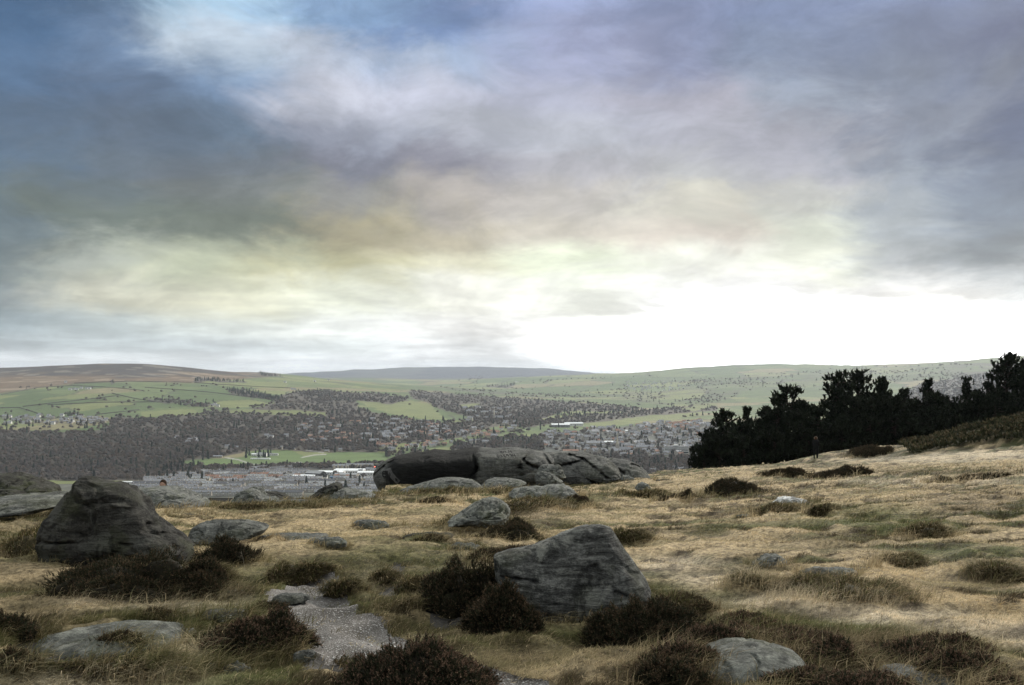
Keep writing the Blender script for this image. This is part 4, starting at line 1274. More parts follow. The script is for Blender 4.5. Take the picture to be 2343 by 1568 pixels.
# hillside apartment rows with round gables, by the warehouses
for u, v, L, lab in ((823, 1073, 58, 'long grey apartment block with eight bay gables beside the crag'), (779, 1075, 34, 'shorter grey apartment block left of the long one')):
    x, y, z = at(u, v)
    root = empty('apartment_block', (x, y, z), .02); tag(root, lab, 'apartments', 'apartment blocks above the warehouses')
    a = MB(); a.gwalls(-L / 2, L / 2, -6, 6, 8.5, 12, 0); windows(a, -L / 2, L / 2, -6, (1, 4, 6.6), 3.4, 1.3, 1.6, 1)
    a.build('wall', [HM['stone'], HM['glass']], root)
    b_ = MB(); b_.gable(-L / 2, L / 2, -6, 6, 8.5, 12.1, 0); b_.build('roof', HM['slate'], root)
    n = int(L / 7)
    for i in range(n):
        xc = -L / 2 + L * (i + .5) / n
        g = MB(); g.poly([(xc - 2, -7, -2), (xc + 2, -7, -2), (xc + 2, -7, 9), (xc + 1, -7, 11), (xc - 1, -7, 11), (xc - 2, -7, 9)], 0)
        for s in (-1, 1):
            g.poly([(xc + 2 * s, -7, -2), (xc + 2 * s, -5.5, -2), (xc + 2 * s, -5.5, 9), (xc + 2 * s, -7, 9)], 0)
            g.poly([(xc + 2 * s, -7, 9), (xc + 2 * s, -4, 9), (xc + 1 * s, -2, 11), (xc + 1 * s, -7, 11)], 1)
        g.poly([(xc - 1, -7, 11), (xc + 1, -7, 11), (xc + 1, -2, 11), (xc - 1, -2, 11)], 1)
        g.build('gable', [HM['cream'], HM['grey']], root)
# modern office block
x, y, z = at(1546, 1036)
root = empty('office_block', (x, y, z), 0); tag(root, 'modern flat roofed white office block with dark window bands near the pines', 'office')
a = MB(); a.box(-28, 28, -9, 9, -2, 16, 0); a.build('wall', HM['glass'], root)
for k in range(4):
    f_ = MB(); f_.box(-28.6, -2, -9.6, 9.6, 3.2 * k + 3.2, 3.2 * k + 4.4, 0); f_.box(-1, 28.6, -9.6, 9.6, 3.2 * k + 3.6, 3.2 * k + 4.8, 0); f_.build('floor_band', HM['white'], root)
f_ = MB(); f_.box(-5, 4, -5, 5, 16, 20, 0); f_.build('roof_house', HM['white'], root)
# churches
for u, v, H, lab in ((1412, 1036, 46, 'stone church with tall slim spire in the middle of the far town'), (1130, 960, 40, 'stone church with pointed spire among trees across the valley')):
    x, y, z = at(u, v)
    root = empty('church', (x, y, z), .1); tag(root, lab, 'church')
    a = MB(); a.gwalls(4, 32, -6, 6, 8, 13.9, 0); windows(a, 4, 32, -6, (3,), 5, 1.5, 4, 1); a.build('nave', [HM['stone'], HM['glass']], root)
    b_ = MB(); b_.gable(4, 32, -6, 6, 8, 14, 0); b_.build('roof', HM['slate'], root)
    t_ = MB(); t_.box(-3.5, 3.5, -3.5, 3.5, -2, H * .45, 0); t_.build('tower', HM['stone'], root)
    s = MB(); r8 = [(3.3 * math.cos(a_), 3.3 * math.sin(a_), H * .45) for a_ in np.linspace(0, 2 * math.pi, 8, endpoint=False)]
    for i in range(8):
        s.poly([r8[i], r8[(i + 1) % 8], (0, 0, H)], 0)
    s.build('spire', HM['cream'], root)
# two lamps that show lit in the town
for u, v, c_, lab in ((519, 1134, (1, .45, .12), 'orange lit street lamp in the near town'), (857, 1076, (1, .1, .05), 'red signal lamp beside the apartment block')):
    x, y, z = at(u, v)
    root = empty('lamp', (x, y, z)); tag(root, lab, 'lamp')
    v_, f_ = trunk_geo(7, .12, 0, r_); mesh_obj('pole', v_, [f_], HM['dark'], root)
    m_, nt, b = mat('lamp_glow'); b.inputs['Emission Color'].default_value = (*c_, 1); b.inputs['Emission Strength'].default_value = 6
    h_ = MB(); h_.box(-.8, .8, -.8, .8, 7, 8.2, 0); h_.build('lamp_head', m_, root)
#--STAGE3--

# ------------------------------------------------------------------ rocks
def resample(poly, n, k=3):
    P = np.array(poly, float); P = np.vstack([P, P[:1]])
    d = np.r_[0, np.cumsum(np.hypot(*np.diff(P, axis=0).T))]
    t_ = np.linspace(0, d[-1], n, endpoint=False)
    q = np.stack([np.interp(t_, d, P[:, 0]), np.interp(t_, d, P[:, 1])], -1)
    for _ in range(k):
        q = (np.roll(q, 1, 0) + 2 * q + np.roll(q, -1, 0)) / 4
    return q


BOXY = 0.42


def outline_rock(name, poly, v_base, depth, m, label, Y=None, rough=1.0, n=220, nphi=46, lean=0.35, boxy=BOXY, group=None, crack=None, facet=0.9, cat='rock', seed=1, keep=3):
    """boulder: outline across the view at its own distance, swelling towards and away from the viewer, then weathered"""
    lean = min(lean, .44)
    us = [p[0] for p in poly]
    uc = (min(us) + max(us)) / 2
    if Y is None:
        Y = hit(uc, v_base)[1]
    Yc = Y + depth * .5
    q = resample(poly, n, keep)
    X = (q[:, 0] - U0) / F * Yc; Z = (V0 - q[:, 1]) / F * Yc
    cx, cz = X.mean(), Z.min() + (Z.max() - Z.min()) * .38
    H = Z.max() - Z.min(); W = X.max() - X.min(); size = min(H * 1.6, W)
    ph = np.linspace(-math.pi / 2, math.pi / 2, nphi + 2)[1:-1]
    V_ = []
    for p in ph:
        s = math.cos(p) ** boxy
        yy = depth * .5 * math.sin(p)
        x = cx + (X - cx) * s; z = cz + (Z - cz) * s
        back = lean * depth * np.clip((Z - cz) / H, 0, 1) * (1 if p < 0 else .4) * s
        V_.append(np.stack([x, np.full_like(x, yy) + back * (p < 0) * abs(math.sin(p)), z], -1))
    V_ = np.array(V_)
    ends = np.array([[cx, -depth * .5, cz], [cx, depth * .5, cz]])
    A = V_.reshape(-1, 3)
    A = np.vstack([A, ends])
    c0 = np.array((cx, 0, cz))
    dirn = A - c0; rl = np.linalg.norm(dirn / np.array((W, depth, H)), axis=1)[:, None] + 1e-6
    dirn = dirn / np.array((W, depth, H)) / rl
    dirn = dirn * np.array((1 / W, 1 / depth, 1 / H)); dirn /= np.linalg.norm(dirn, axis=1)[:, None] + 1e-9
    f = 1 / size
    on_edge = 1 - 0.65 * np.exp(-(A[:, 1] / (depth * .12)) ** 2)      # keep the outline
    d = 0.085 * rough * fbm(A[:, 0] * f * 2.2 + seed, A[:, 1] * f * 2.2, A[:, 2] * f * 3.0, oct=5, seed=seed, gain=.55)
    rd = 1 - np.abs(fbm(A[:, 0] * f * 3 + seed * 3, A[:, 1] * f * 3, A[:, 2] * f * 5, oct=3, seed=seed + 9))
    d = d - facet * 0.09 * rough * ss(.86, 1.0, rd)
    strat = vn(A[:, 0] * f * .8, A[:, 1] * f * .8, (A[:, 2] + .12 * A[:, 0]) * f * 13, seed=seed + 4)
    d = d + 0.010 * rough * strat
    A = A + dirn * (d * size * on_edge)[:, None]
    if crack is not None:
        for pts, wd, dp in crack:
            for (ua, va), (ub, vb_) in zip(pts[:-1], pts[1:]):
                k = Yc / F
                ax, az_, bx_, bz = (ua - U0) * k, (V0 - va) * k, (ub - U0) * k, (V0 - vb_) * k
                L2 = (bx_ - ax) ** 2 + (bz - az_) ** 2
                s = np.clip(((A[:, 0] - ax) * (bx_ - ax) + (A[:, 2] - az_) * (bz - az_)) / L2, 0, 1)
                dd = np.hypot(A[:, 0] - ax - s * (bx_ - ax), A[:, 2] - az_ - s * (bz - az_)) / (wd * k)
                A[:, 1] += dp * np.exp(-dd ** 2) * (A[:, 1] < depth * .2)
    org = np.array((cx, Yc, Z.min()))
    A[:, 1] += Yc
    A = A - org
    idx = np.arange(nphi * n).reshape(nphi, n)
    qd = np.stack([idx[:-1], np.roll(idx, -1, 1)[:-1], np.roll(idx, -1, 1)[1:], idx[1:]], -1).reshape(-1, 4)
    e0, e1 = nphi * n, nphi * n + 1
    t0 = np.stack([np.full(n, e0), np.roll(idx[0], -1), idx[0]], -1); t1 = np.stack([np.full(n, e1), idx[-1], np.roll(idx[-1], -1)], -1)
    o = mesh_obj(name, A, [qd, t0, t1], m, smooth=True, loc=org)
    tag(o, label, cat, group)
    return o


def dome_rock(name, u, v, wpx, hpx, m, label, ratio=.75, tilt=0.0, group=None, seed=1, rough=1.0, sink=.25, top=.6, cat='rock'):
    """low rounded slab set in the turf; v is where its near edge meets the ground, hpx its height in the view"""
    x, y, z = hit(u, v)
    W = wpx * y / F
    D = W * ratio
    drop = -z
    # apparent height = depth seen from above + height
    vis_d = (F * (drop) / y - F * drop / (y + D)) * top
    H = max((hpx - vis_d) * y / F * .8, .08 * W)
    zc = float(ground(x, y + D * .5))
    nu, nv_ = 90, 34
    th = np.linspace(0, 2 * math.pi, nu, endpoint=False); ph = np.linspace(-.25, math.pi / 2 - .03, nv_)
    TH, PH = np.meshgrid(th, ph)
    g = np.random.default_rng(seed)
    k1, k2 = g.uniform(0, 6, 2)
    rad = 1 + .12 * np.sin(2 * TH + k1) + .07 * np.sin(3 * TH + k2)
    cp = np.cos(PH) ** .72
    A = np.stack([np.cos(TH) * cp * rad * W / 2, np.sin(TH) * cp * rad * D / 2, np.sign(np.sin(PH)) * np.abs(np.sin(PH)) ** .85 * H * (1 + sink)], -1).reshape(-1, 3)
    f = 1 / W
    d = fbm(A[:, 0] * f * 5 + seed, A[:, 1] * f * 5, A[:, 2] * f * 6, oct=4, seed=seed, gain=.6)
    A[:, 2] += d * H * .55 * rough; A[:, :2] *= (1 + .07 * rough * d)[:, None]
    A[:, 2] += tilt * A[:, 0] - sink * H * .8
    A = np.vstack([A, [[0, 0, A[-nu:, 2].mean()]]])
    idx = np.arange(nu * nv_).reshape(nv_, nu)
    qd = np.stack([idx[:-1], np.roll(idx, -1, 1)[:-1], np.roll(idx, -1, 1)[1:], idx[1:]], -1).reshape(-1, 4)
    t0 = np.stack([idx[-1], np.roll(idx[-1], -1), np.full(nu, nu * nv_)], -1)
    o = mesh_obj(name, A, [qd, t0], m, smooth=True, loc=(x, y + D * .42, zc))
    tag(o, label, cat, group)
    return o


R_dark = rock_mat('dark_gritstone', .012, .038, .10, .45, 1.6, (1, .95, .84), lichen=.12)
R_mid = rock_mat('grey_gritstone', .018, .085, .30, .4, 1.6, (1, 1, .95), lichen=.25, strata=.9)
R_slab = rock_mat('slab_gritstone', .04, .12, .25, .5, 1.2, (1, 1.02, .95))
R_pale = rock_mat('pale_slab', .05, .13, .30, .7, 1.8, (1, 1.03, .93))
R_small = rock_mat('small_gritstone', .05, .12, .24, .5, 3.0, (1, 1.02, .95))
R_crag = rock_mat('crag_gritstone', .035, .105, .20, .3, .45, (1, 1, .95))
R_cragl = rock_mat('crag_black_gritstone', .035, .10, .19, .25, .45, (1, 1, .95), black_band=(-3.5, .75, 1.1))
R_white = rock_mat('white_lichen_gritstone', .10, .22, .42, .2, 2.0, white=.95)
R_wstone = rock_mat('white_stone', .30, .5, .7, 0, 6.0)
R_moss = rock_mat('mossy_gritstone', .02, .045, .09, .8, 1.2, (1, .96, .8))

# the crag at the lip
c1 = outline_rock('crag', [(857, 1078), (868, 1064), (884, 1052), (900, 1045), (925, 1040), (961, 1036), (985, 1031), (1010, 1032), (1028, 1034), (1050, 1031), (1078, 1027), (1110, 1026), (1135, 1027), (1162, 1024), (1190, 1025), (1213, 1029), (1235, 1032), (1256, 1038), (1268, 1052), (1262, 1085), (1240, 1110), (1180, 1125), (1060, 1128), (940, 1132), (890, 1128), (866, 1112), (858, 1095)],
                  1112, 5.5, R_cragl, 'huge long crag with black face and carved letters on the moor edge', Y=44, rough=.34, n=420, nphi=80, lean=.05, boxy=.30, cat='crag', seed=3, keep=1, facet=.25,
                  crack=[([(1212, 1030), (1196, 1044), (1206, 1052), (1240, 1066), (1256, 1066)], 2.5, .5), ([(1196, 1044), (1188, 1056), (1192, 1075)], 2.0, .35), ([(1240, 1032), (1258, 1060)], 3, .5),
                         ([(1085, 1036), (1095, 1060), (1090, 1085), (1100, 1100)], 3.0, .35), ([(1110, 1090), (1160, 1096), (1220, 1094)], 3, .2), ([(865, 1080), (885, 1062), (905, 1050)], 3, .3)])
c2 = outline_rock('crag', [(1250, 1036), (1275, 1034), (1300, 1033), (1322, 1035), (1345, 1038), (1370, 1043), (1392, 1050), (1412, 1068), (1420, 1092), (1400, 1105), (1330, 1110), (1262, 1110), (1245, 1085)],
                  1100, 4.5, R_crag, 'long grey crag joining the right side of the black faced one', Y=47, rough=.5, n=300, nphi=60, lean=.4, boxy=.36, cat='crag', seed=8, keep=1, facet=.45,
                  crack=[([(1262, 1062), (1300, 1056), (1330, 1048)], 2.2, .4), ([(1300, 1038), (1330, 1046), (1352, 1062), (1380, 1085)], 2.2, .4), ([(1320, 1070), (1350, 1095)], 2.5, .4)])
c3 = outline_rock('crag', [(1375, 1052), (1400, 1048), (1425, 1051), (1447, 1056), (1464, 1065), (1477, 1077), (1486, 1092), (1470, 1105), (1400, 1108), (1370, 1095)],
                  1095, 3.5, R_crag, 'lowest rounded crag at the right end of the outcrop', Y=50, rough=.5, n=220, nphi=50, lean=.5, boxy=.5, cat='crag', seed=12, keep=1, facet=.4,
                  crack=[([(1385, 1058), (1410, 1070), (1430, 1085)], 2.2, .35), ([(1440, 1060), (1458, 1066), (1462, 1068)], 2.5, .4)])

# carved letters, cut into the face as dark grooves
from mathutils.bvhtree import BVHTree
from mathutils import Vector


def carve(rock, strokes, wd, name, m):
    me = rock.data
    n_ = len(me.vertices); co = np.empty(n_ * 3, np.float32); me.vertices.foreach_get('co', co); co = co.reshape(-1, 3)
    bv = BVHTree.FromPolygons([Vector(c_) for c_ in co], [tuple(p.vertices) for p in me.polygons])
    V_, F_ = [], []
    Yc = rock.location.y - 2.2
    for st_ in strokes:
        P = np.array(st_, float)
        for (ua, va), (ub, vb_) in zip(P[:-1], P[1:]):
            du, dv = ub - ua, vb_ - va
            L = math.hypot(du, dv) + 1e-6; nu_, nv_ = -dv / L * wd / 2, du / L * wd / 2
            k = max(2, int(L / 1.2)); prev_ = None
            for i in range(k + 1):
                a = i / k; pair = []
                for s in (-1, 1):
                    u = ua + du * a + nu_ * s; v = va + dv * a + nv_ * s
                    d = Vector(((u - U0) / F, 1, (V0 - v) / F)).normalized()
                    h = bv.ray_cast(Vector((0, 0, 0)) - rock.location, d)
                    if h[0] is None:
                        pair = None; break
                    p = h[0] - d * .02
                    pair.append(tuple(p))
                if pair is None:
                    prev_ = None; continue
                V_ += pair
                if prev_ is not None:
                    b_ = len(V_)
                    F_.append((b_ - 4, b_ - 3, b_ - 1, b_ - 2))
                prev_ = pair
    me2 = bpy.data.meshes.new(name); me2.from_pydata(V_, [], F_); me2.materials.append(m)
    o = bpy.data.objects.new(name, me2); col.objects.link(o); o.parent = rock
    return o


M_groove = flat('carved_groove', (0.012, 0.012, 0.012))
M_scrape = flat('scraped_stone', (0.07, 0.068, 0.066), var=.3, scale=3)


def fu(z, ox, oy, w, full=2343.0):
    return [(ox + a * w / full, oy + b_ * w / full) for a, b_ in z]


cv = [[(430, 410), (520, 420), (600, 520)], [(480, 450), (540, 520)], [(560, 410), (640, 490), (720, 490), (690, 410)], [(760, 400), (850, 500)], [(960, 380), (1030, 470), (980, 510)], [(1060, 400), (1200, 510)],
      [(290, 650), (360, 640), (420, 700), (420, 780), (360, 770), (300, 690), (290, 650)], [(470, 650), (540, 650), (620, 770)], [(660, 640), (740, 630), (820, 760), (740, 740), (660, 640)], [(840, 600), (900, 690)], [(910, 590), (1010, 740)],
      [(1020, 600), (1110, 590), (1170, 740)], [(1190, 580), (1260, 730)], [(1290, 590), (1400, 740)]]
cv = [[(1860 / 1.6533 + a * 150 / 2343 / 1.6533, 1680 / 1.6533 + b_ * 150 / 2343 / 1.6533) for a, b_ in s] for s in cv]
carve(c1, cv, 2.0, 'carved_letters', M_groove)
cl = [[(500, 560), (640, 560), (640, 820), (500, 820), (480, 680), (500, 560)], [(480, 690), (640, 680)], [(710, 540), (740, 780), (800, 830), (870, 730)], [(1110, 900), (1150, 1060)], [(1170, 920), (1210, 1080)]]
cl = [[(1410 / 1.6533 + a * 150 / 1960 / 1.6533, 1740 / 1.6533 + b_ * 150 / 1960 / 1.6533) for a, b_ in s] for s in cl]
carve(c1, [[(888, 1072), (893, 1084), (902, 1095), (912, 1104)]], 11, 'bare_patch', M_scrape)
carve(c1, cl, 2.4, 'carved_mark', M_groove).location.y = -.02

# the main boulders
outline_rock('boulder', [(108, 1240), (120, 1185), (140, 1160), (160, 1132), (176, 1106), (187, 1093), (202, 1092), (220, 1099), (248, 1102), (270, 1106), (296, 1116), (318, 1136), (336, 1160), (356, 1184), (382, 1208), (410, 1232), (432, 1262), (430, 1290), (380, 1310), (300, 1320), (180, 1315), (112, 1300)],
             1262, 1.25, R_dark, 'dark wedge shaped boulder standing tall in scrub at the left', Y=10.6, rough=.7, seed=21, n=360, nphi=80, boxy=.5, lean=.42, cat='boulder', keep=0, facet=.5,
             crack=[([(190, 1105), (215, 1120), (228, 1135), (262, 1130), (290, 1146), (322, 1152)], 3.0, -.03)])
outline_rock('boulder', [(1128, 1272), (1150, 1264), (1185, 1255), (1220, 1245), (1258, 1232), (1288, 1216), (1320, 1204), (1350, 1200), (1380, 1200), (1398, 1206), (1412, 1228), (1432, 1258), (1458, 1292), (1478, 1322), (1490, 1350), (1482, 1380), (1446, 1412), (1390, 1440), (1290, 1448), (1212, 1440), (1168, 1385), (1132, 1325)],
             1432, .85, R_mid, 'big grey triangular boulder with layered face in the centre foreground', Y=6.4, rough=.5, seed=33, n=400, nphi=90, boxy=.42, lean=.44, cat='boulder', keep=2, facet=.25,
             crack=[([(1150, 1308), (1185, 1305), (1225, 1308)], 4, .03), ([(1330, 1290), (1355, 1278), (1355, 1305)], 6, .02), ([(1395, 1330), (1420, 1338)], 5, .03), ([(1260, 1352), (1300, 1358), (1340, 1352)], 4, .02)])
dome_rock('slab', 205, 1494, 325, 104, R_pale, 'broad pale mossy slab lying almost flush in the left foreground', ratio=.92, seed=41, rough=.8, top=.95, cat='slab')
outline_rock('rock', [(-60, 1086), (20, 1086), (60, 1094), (95, 1106), (120, 1120), (128, 1138), (100, 1152), (-60, 1155)], 1150, 2.0, R_moss, 'dark mossy hump at the left edge behind the wedge boulder', Y=22, rough=0.80, seed=5)
outline_rock('rock', [(-50, 1124), (20, 1121), (45, 1126), (58, 1142), (50, 1156), (-50, 1160)], 1150, 1.0, R_moss, 'small mossy rock in front of the dark hump at the left edge', Y=20.5, rough=0.80, seed=6)
outline_rock('rock', [(-70, 1150), (0, 1140), (60, 1138), (100, 1134), (135, 1136), (160, 1150), (120, 1166), (0, 1172), (-70, 1172)], 1165, 2.6, R_slab, 'long low grey slab at the left edge beside the wedge boulder', Y=18.5, rough=0.80, seed=7, cat='slab')
outline_rock('rock', [(310, 1120), (345, 1115), (385, 1117), (415, 1126), (445, 1138), (470, 1150), (478, 1165), (400, 1172), (320, 1165)], 1158, 2.2, R_small, 'grey ridge of rock hiding most of the sitting person', Y=25, rough=0.96, seed=9)
outline_rock('rock', [(528, 1148), (540, 1130), (556, 1121), (572, 1117), (590, 1122), (606, 1136), (625, 1140), (640, 1150), (600, 1165), (540, 1162)], 1150, 1.5, R_small, 'pointed grey rock on the lip in front of the terraces', Y=26, rough=1.28, seed=10, keep=1)
outline_rock('rock', [(585, 1128), (612, 1124), (640, 1130), (665, 1142), (690, 1155), (600, 1162)], 1150, 1.4, R_dark, 'low dark rock just right of the pointed one', Y=26.8, rough=1.28, seed=13)
outline_rock('rock', [(706, 1138), (728, 1122), (748, 1112), (766, 1105), (779, 1107), (782, 1118), (770, 1130), (735, 1145)], 1140, 1.2, R_dark, 'dark tilted rock pointing right over the town', Y=28.5, rough=1.12, seed=14, keep=1)
outline_rock('rock', [(728, 1148), (740, 1130), (762, 1121), (790, 1118), (812, 1122), (835, 1126), (862, 1136), (868, 1150), (800, 1165), (735, 1160)], 1146, 1.8, R_small, 'rounded grey rock below the dark tilted rock', Y=28, rough=0.96, seed=15)
outline_rock('slab', [(905, 1126), (930, 1116), (965, 1106), (990, 1098), (1015, 1094), (1045, 1095), (1062, 1097), (1082, 1100), (1098, 1110), (1110, 1126), (1060, 1140), (930, 1142)], 1122, 2.5, R_slab, 'long pale grey slab lying before the black faced crag', Y=36, rough=0.80, seed=16, lean=.9, cat='slab')
outline_rock('slab', [(1100, 1112), (1112, 1100), (1130, 1095), (1160, 1095), (1190, 1099), (1205, 1106), (1190, 1118), (1110, 1122)], 1112, 2.0, R_slab, 'flat pale slab between the long slab and the two stacked blocks', Y=38, rough=0.64, seed=17, lean=.9, cat='slab')
outline_rock('block', [(1226, 1092), (1230, 1072), (1240, 1064), (1262, 1062), (1280, 1064), (1288, 1076), (1294, 1092), (1270, 1104), (1232, 1104)], 1100, 1.3, R_slab, 'square grey block leaning on the crag, the rear of two', Y=39.5, rough=0.96, seed=18)
outline_rock('block', [(1222, 1092), (1226, 1082), (1240, 1078), (1256, 1082), (1274, 1092), (1288, 1102), (1270, 1112), (1226, 1110)], 1105, 1.2, R_slab, 'rounded grey block in front of the square one', Y=37.6, rough=0.96, seed=19)
outline_rock('rock', [(1418, 1096), (1424, 1087), (1436, 1088), (1450, 1094), (1456, 1104), (1420, 1106)], 1098, 1.0, R_slab, 'small pale rock at the foot of the right end crag', Y=47, rough=0.80, seed=20)
outline_rock('slab', [(1160, 1132), (1175, 1120), (1200, 1115), (1240, 1114), (1262, 1110), (1290, 1110), (1312, 1120), (1325, 1134), (1310, 1150), (1190, 1152)], 1142, 1.6, R_small, 'long dark topped slab above a grassy tussock in mid ground', Y=25, rough=0.96, seed=22, cat='slab', lean=.6)
outline_rock('rock', [(1022, 1196), (1045, 1180), (1075, 1162), (1100, 1147), (1120, 1140), (1140, 1142), (1158, 1154), (1168, 1170), (1162, 1190), (1100, 1200)], 1185, 1.3, R_pale, 'pale humped rock ridge rising to the right in mid ground', Y=14.6, rough=0.96, seed=23, lean=.9)
outline_rock('slab', [(432, 1232), (440, 1208), (458, 1195), (490, 1191), (540, 1195), (590, 1200), (612, 1208), (600, 1222), (540, 1232), (480, 1252)], 1235, 1.0, R_slab, 'long grey slab with dark heather under its left end', Y=13.2, rough=0.80, seed=24, cat='slab', lean=1.2)
outline_rock('rock', [(1708, 1318), (1718, 1298), (1738, 1281), (1762, 1270), (1784, 1271), (1800, 1283), (1808, 1308), (1790, 1328), (1720, 1328)], 1312, .5, R_small, 'rounded dark rock alone in the grass on the right', Y=9.4, rough=0.80, seed=25, lean=.5)
outline_rock('rock', [(1768, 1156), (1782, 1140), (1800, 1136), (1822, 1138), (1842, 1144), (1862, 1157), (1866, 1168), (1775, 1172)], 1160, .8, R_white, 'white topped rock on the grassy slope', Y=20.5, rough=1.12, seed=26)
outline_rock('rock', [(1452, 1118), (1458, 1108), (1470, 1103), (1482, 1108), (1490, 1118), (1460, 1124)], 1118, .8, R_small, 'small grey rock in the straw right of the crag foot', Y=33, rough=0.96, seed=27)
outline_rock('slab', [(1590, 1545), (1600, 1520), (1640, 1500), (1690, 1488), (1740, 1483), (1790, 1487), (1830, 1502), (1845, 1530), (1840, 1580), (1780, 1620), (1640, 1620), (1595, 1590)], 1580, .9, R_pale, 'smooth greenish domed slab in the heather at the bottom right', Y=4.45, rough=0.48, seed=28, cat='slab', lean=1.2, boxy=.6)
outline_rock('slab', [(2010, 1560), (2030, 1540), (2080, 1533), (2130, 1540), (2175, 1545), (2200, 1570), (2180, 1610), (2040, 1610)], 1590, .45, R_slab, 'dark grey flat slab at the bottom edge on the right', Y=4.4, rough=0.48, seed=29, cat='slab', lean=1.0)

DR = [(658, 1238, 150, 26, 'flat grey slab right of the long slab in the straw', R_slab, .9), (748, 1254, 80, 22, 'small slanting grey slab below the flat one', R_small, .8), (845, 1212, 90, 22, 'low grey rock with grass tuft in the mid straw', R_slab, .8),
      (1065, 1258, 75, 28, 'round mossy rock behind the heather of the centre boulder', R_pale, .8), (975, 1200, 150, 14, 'thin pale tail slab left of the humped ridge', R_pale, .7), (980, 1230, 110, 14, 'flat mossy slab in the green turf', R_moss, .7),
      (425, 1178, 110, 22, 'mossy low rock right of the wedge boulder', R_moss, .8), (665, 1152, 100, 14, 'flat grey slab near the lip before the town', R_slab, .8), (735, 1158, 60, 8, 'thin slab near the lip below the rounded rock', R_slab, .8),
      (1772, 1352, 80, 20, 'flat slab in front of the rounded dark rock on the right', R_small, .7), (1905, 1326, 120, 16, 'thin slab half hidden in wispy grass on the right', R_small, .6), (1980, 1304, 60, 12, 'small slab top above the wispy grass on the right', R_small, .6),
      (1705, 1184, 40, 12, 'little grey stone left of the white topped rock', R_small, .7), (530, 1548, 75, 36, 'dark round rock at the bottom left by the heather', R_small, .8), (510, 1476, 60, 24, 'dark stone beside the small heather bush', R_small, .7),
      (505, 1416, 110, 14, 'flat grey slab above the mossy green patch', R_slab, .7), (520, 1430, 90, 14, 'green mossy flat rock below the flat grey slab', R_moss, .7), (532, 1362, 55, 12, 'flat stone left of the path top', R_small, .7), (485, 1370, 40, 12, 'small round stone left of the flat stone', R_small, .7),
      (692, 1510, 55, 24, 'half buried stone on the lower edge of the path', R_small, .7), (35, 1248, 85, 20, 'low grey slab under the scrub at the left edge', R_slab, .7), (430, 1452, 34, 13, 'white angular stone on the mossy turf', R_wstone, .7),
      (660, 1374, 85, 22, 'smooth brown earth covered stone in the middle of the path', R_slab, .8), (390, 1540, 70, 16, 'flat dark stone in the bottom left corner grass', R_small, .6), (480, 1530, 50, 14, 'flat stone left of the dark round rock', R_small, .6),
      (1520, 1098, 40, 8, 'tiny stone near the trees edge of the straw', R_small, .7), (300, 1232, 40, 10, 'small stone at the foot of the wedge boulder', R_small, .7)]
for i, (u, v, w, h, lab, m_, rt) in enumerate(DR):
    dome_rock('rock', u, v, w, h, m_, lab, ratio=rt, seed=60 + i)

# pebbles on the path
pr = np.random.default_rng(3)
pv, pf = [], []
for i in range(260):
    k = pr.integers(0, 2)
    u = pr.uniform(600, 1250); v = pr.uniform(1380, 1560)
    x, y = poly_world([(u, v)])[0]
    if not inpoly([x], [y], PATH[0])[0]:
        continue
    z = float(ground(x, y)) - .035
    s = pr.uniform(.004, .014)
    q = np.array([(1, 0, 0), (-1, 0, 0), (0, 1, 0), (0, -1, 0), (0, 0, .7), (0, 0, -.7)]) * s * pr.uniform(.6, 1.3, (6, 1)) + (x, y, z + s * .3)
    o_ = len(pv) * 6; pv.append(q)
    pf.append(np.array([(0, 2, 4), (2, 1, 4), (1, 3, 4), (3, 0, 4), (2, 0, 5), (1, 2, 5), (3, 1, 5), (0, 3, 5)]) + o_)
tag(mesh_obj('gravel', np.concatenate(pv), [np.concatenate(pf)], flat('quartz_chip', (.42, .41, .39), var=.3, scale=20)), 'loose pale chips strewn on the trodden path', 'gravel', kind='stuff')


# ------------------------------------------------------------------ grass and heather
FOOT = []
for o in col.objects:
    if o.get('category') in ('boulder', 'slab', 'rock', 'block', 'stone'):
        bb = np.array([tuple(c_) for c_ in o.bound_box])
        FOOT.append((o.location.x + bb[:, 0].mean(), o.location.y + bb[:, 1].mean(), np.ptp(bb[:, 0]) / 2, np.ptp(bb[:, 1]) / 2))


def blades(P, hd, L, W, up, droop, cols, r_, seg=2):
    """arcs: P base (N,3), hd heading angle, L length, W width, up = rise share, droop"""
    n = len(P)
    d = np.stack([np.cos(hd), np.sin(hd), np.zeros(n)], -1)
    s = np.stack([-np.sin(hd), np.cos(hd), np.zeros(n)], -1)
    k = r_.uniform(-1, 1, (n, 1)); s = s * np.sqrt(1 - .5 * k * k) + d * k * .5 + np.array((0, 0, 1)) * r_.uniform(-.5, .5, (n, 1))
    L = L[:, None]; up = up[:, None]; W = W[:, None] / 2
    mid = P + d * L * .38 * (1.2 - up) + np.array((0, 0, 1)) * L * .55 * up
    tip = P + d * L * (1.05 - .55 * up) + np.array((0, 0, 1)) * L * (up - droop[:, None])
    V_ = np.stack([P - s * W, P + s * W, mid - s * W * .8, mid + s * W * .8, tip], 1)
    b_ = np.arange(n)[:, None] * 5
    return V_.reshape(-1, 3), np.concatenate([b_ + (0, 1, 3), b_ + (0, 3, 2), b_ + (2, 3, 4)]), np.repeat(cols, 5, axis=0)


g_ = np.random.default_rng(23)


def ray_ground(u, v):
    """many survey pixels -> points on the moor, by bisection on the mean slope then refinement"""
    s = np.interp(u, S_U, S_V)
    q = (v - V0) / F - s
    Y = (1.6 - 5 * s) / np.maximum(q, .006)
    return (u - U0) / F * Y, Y


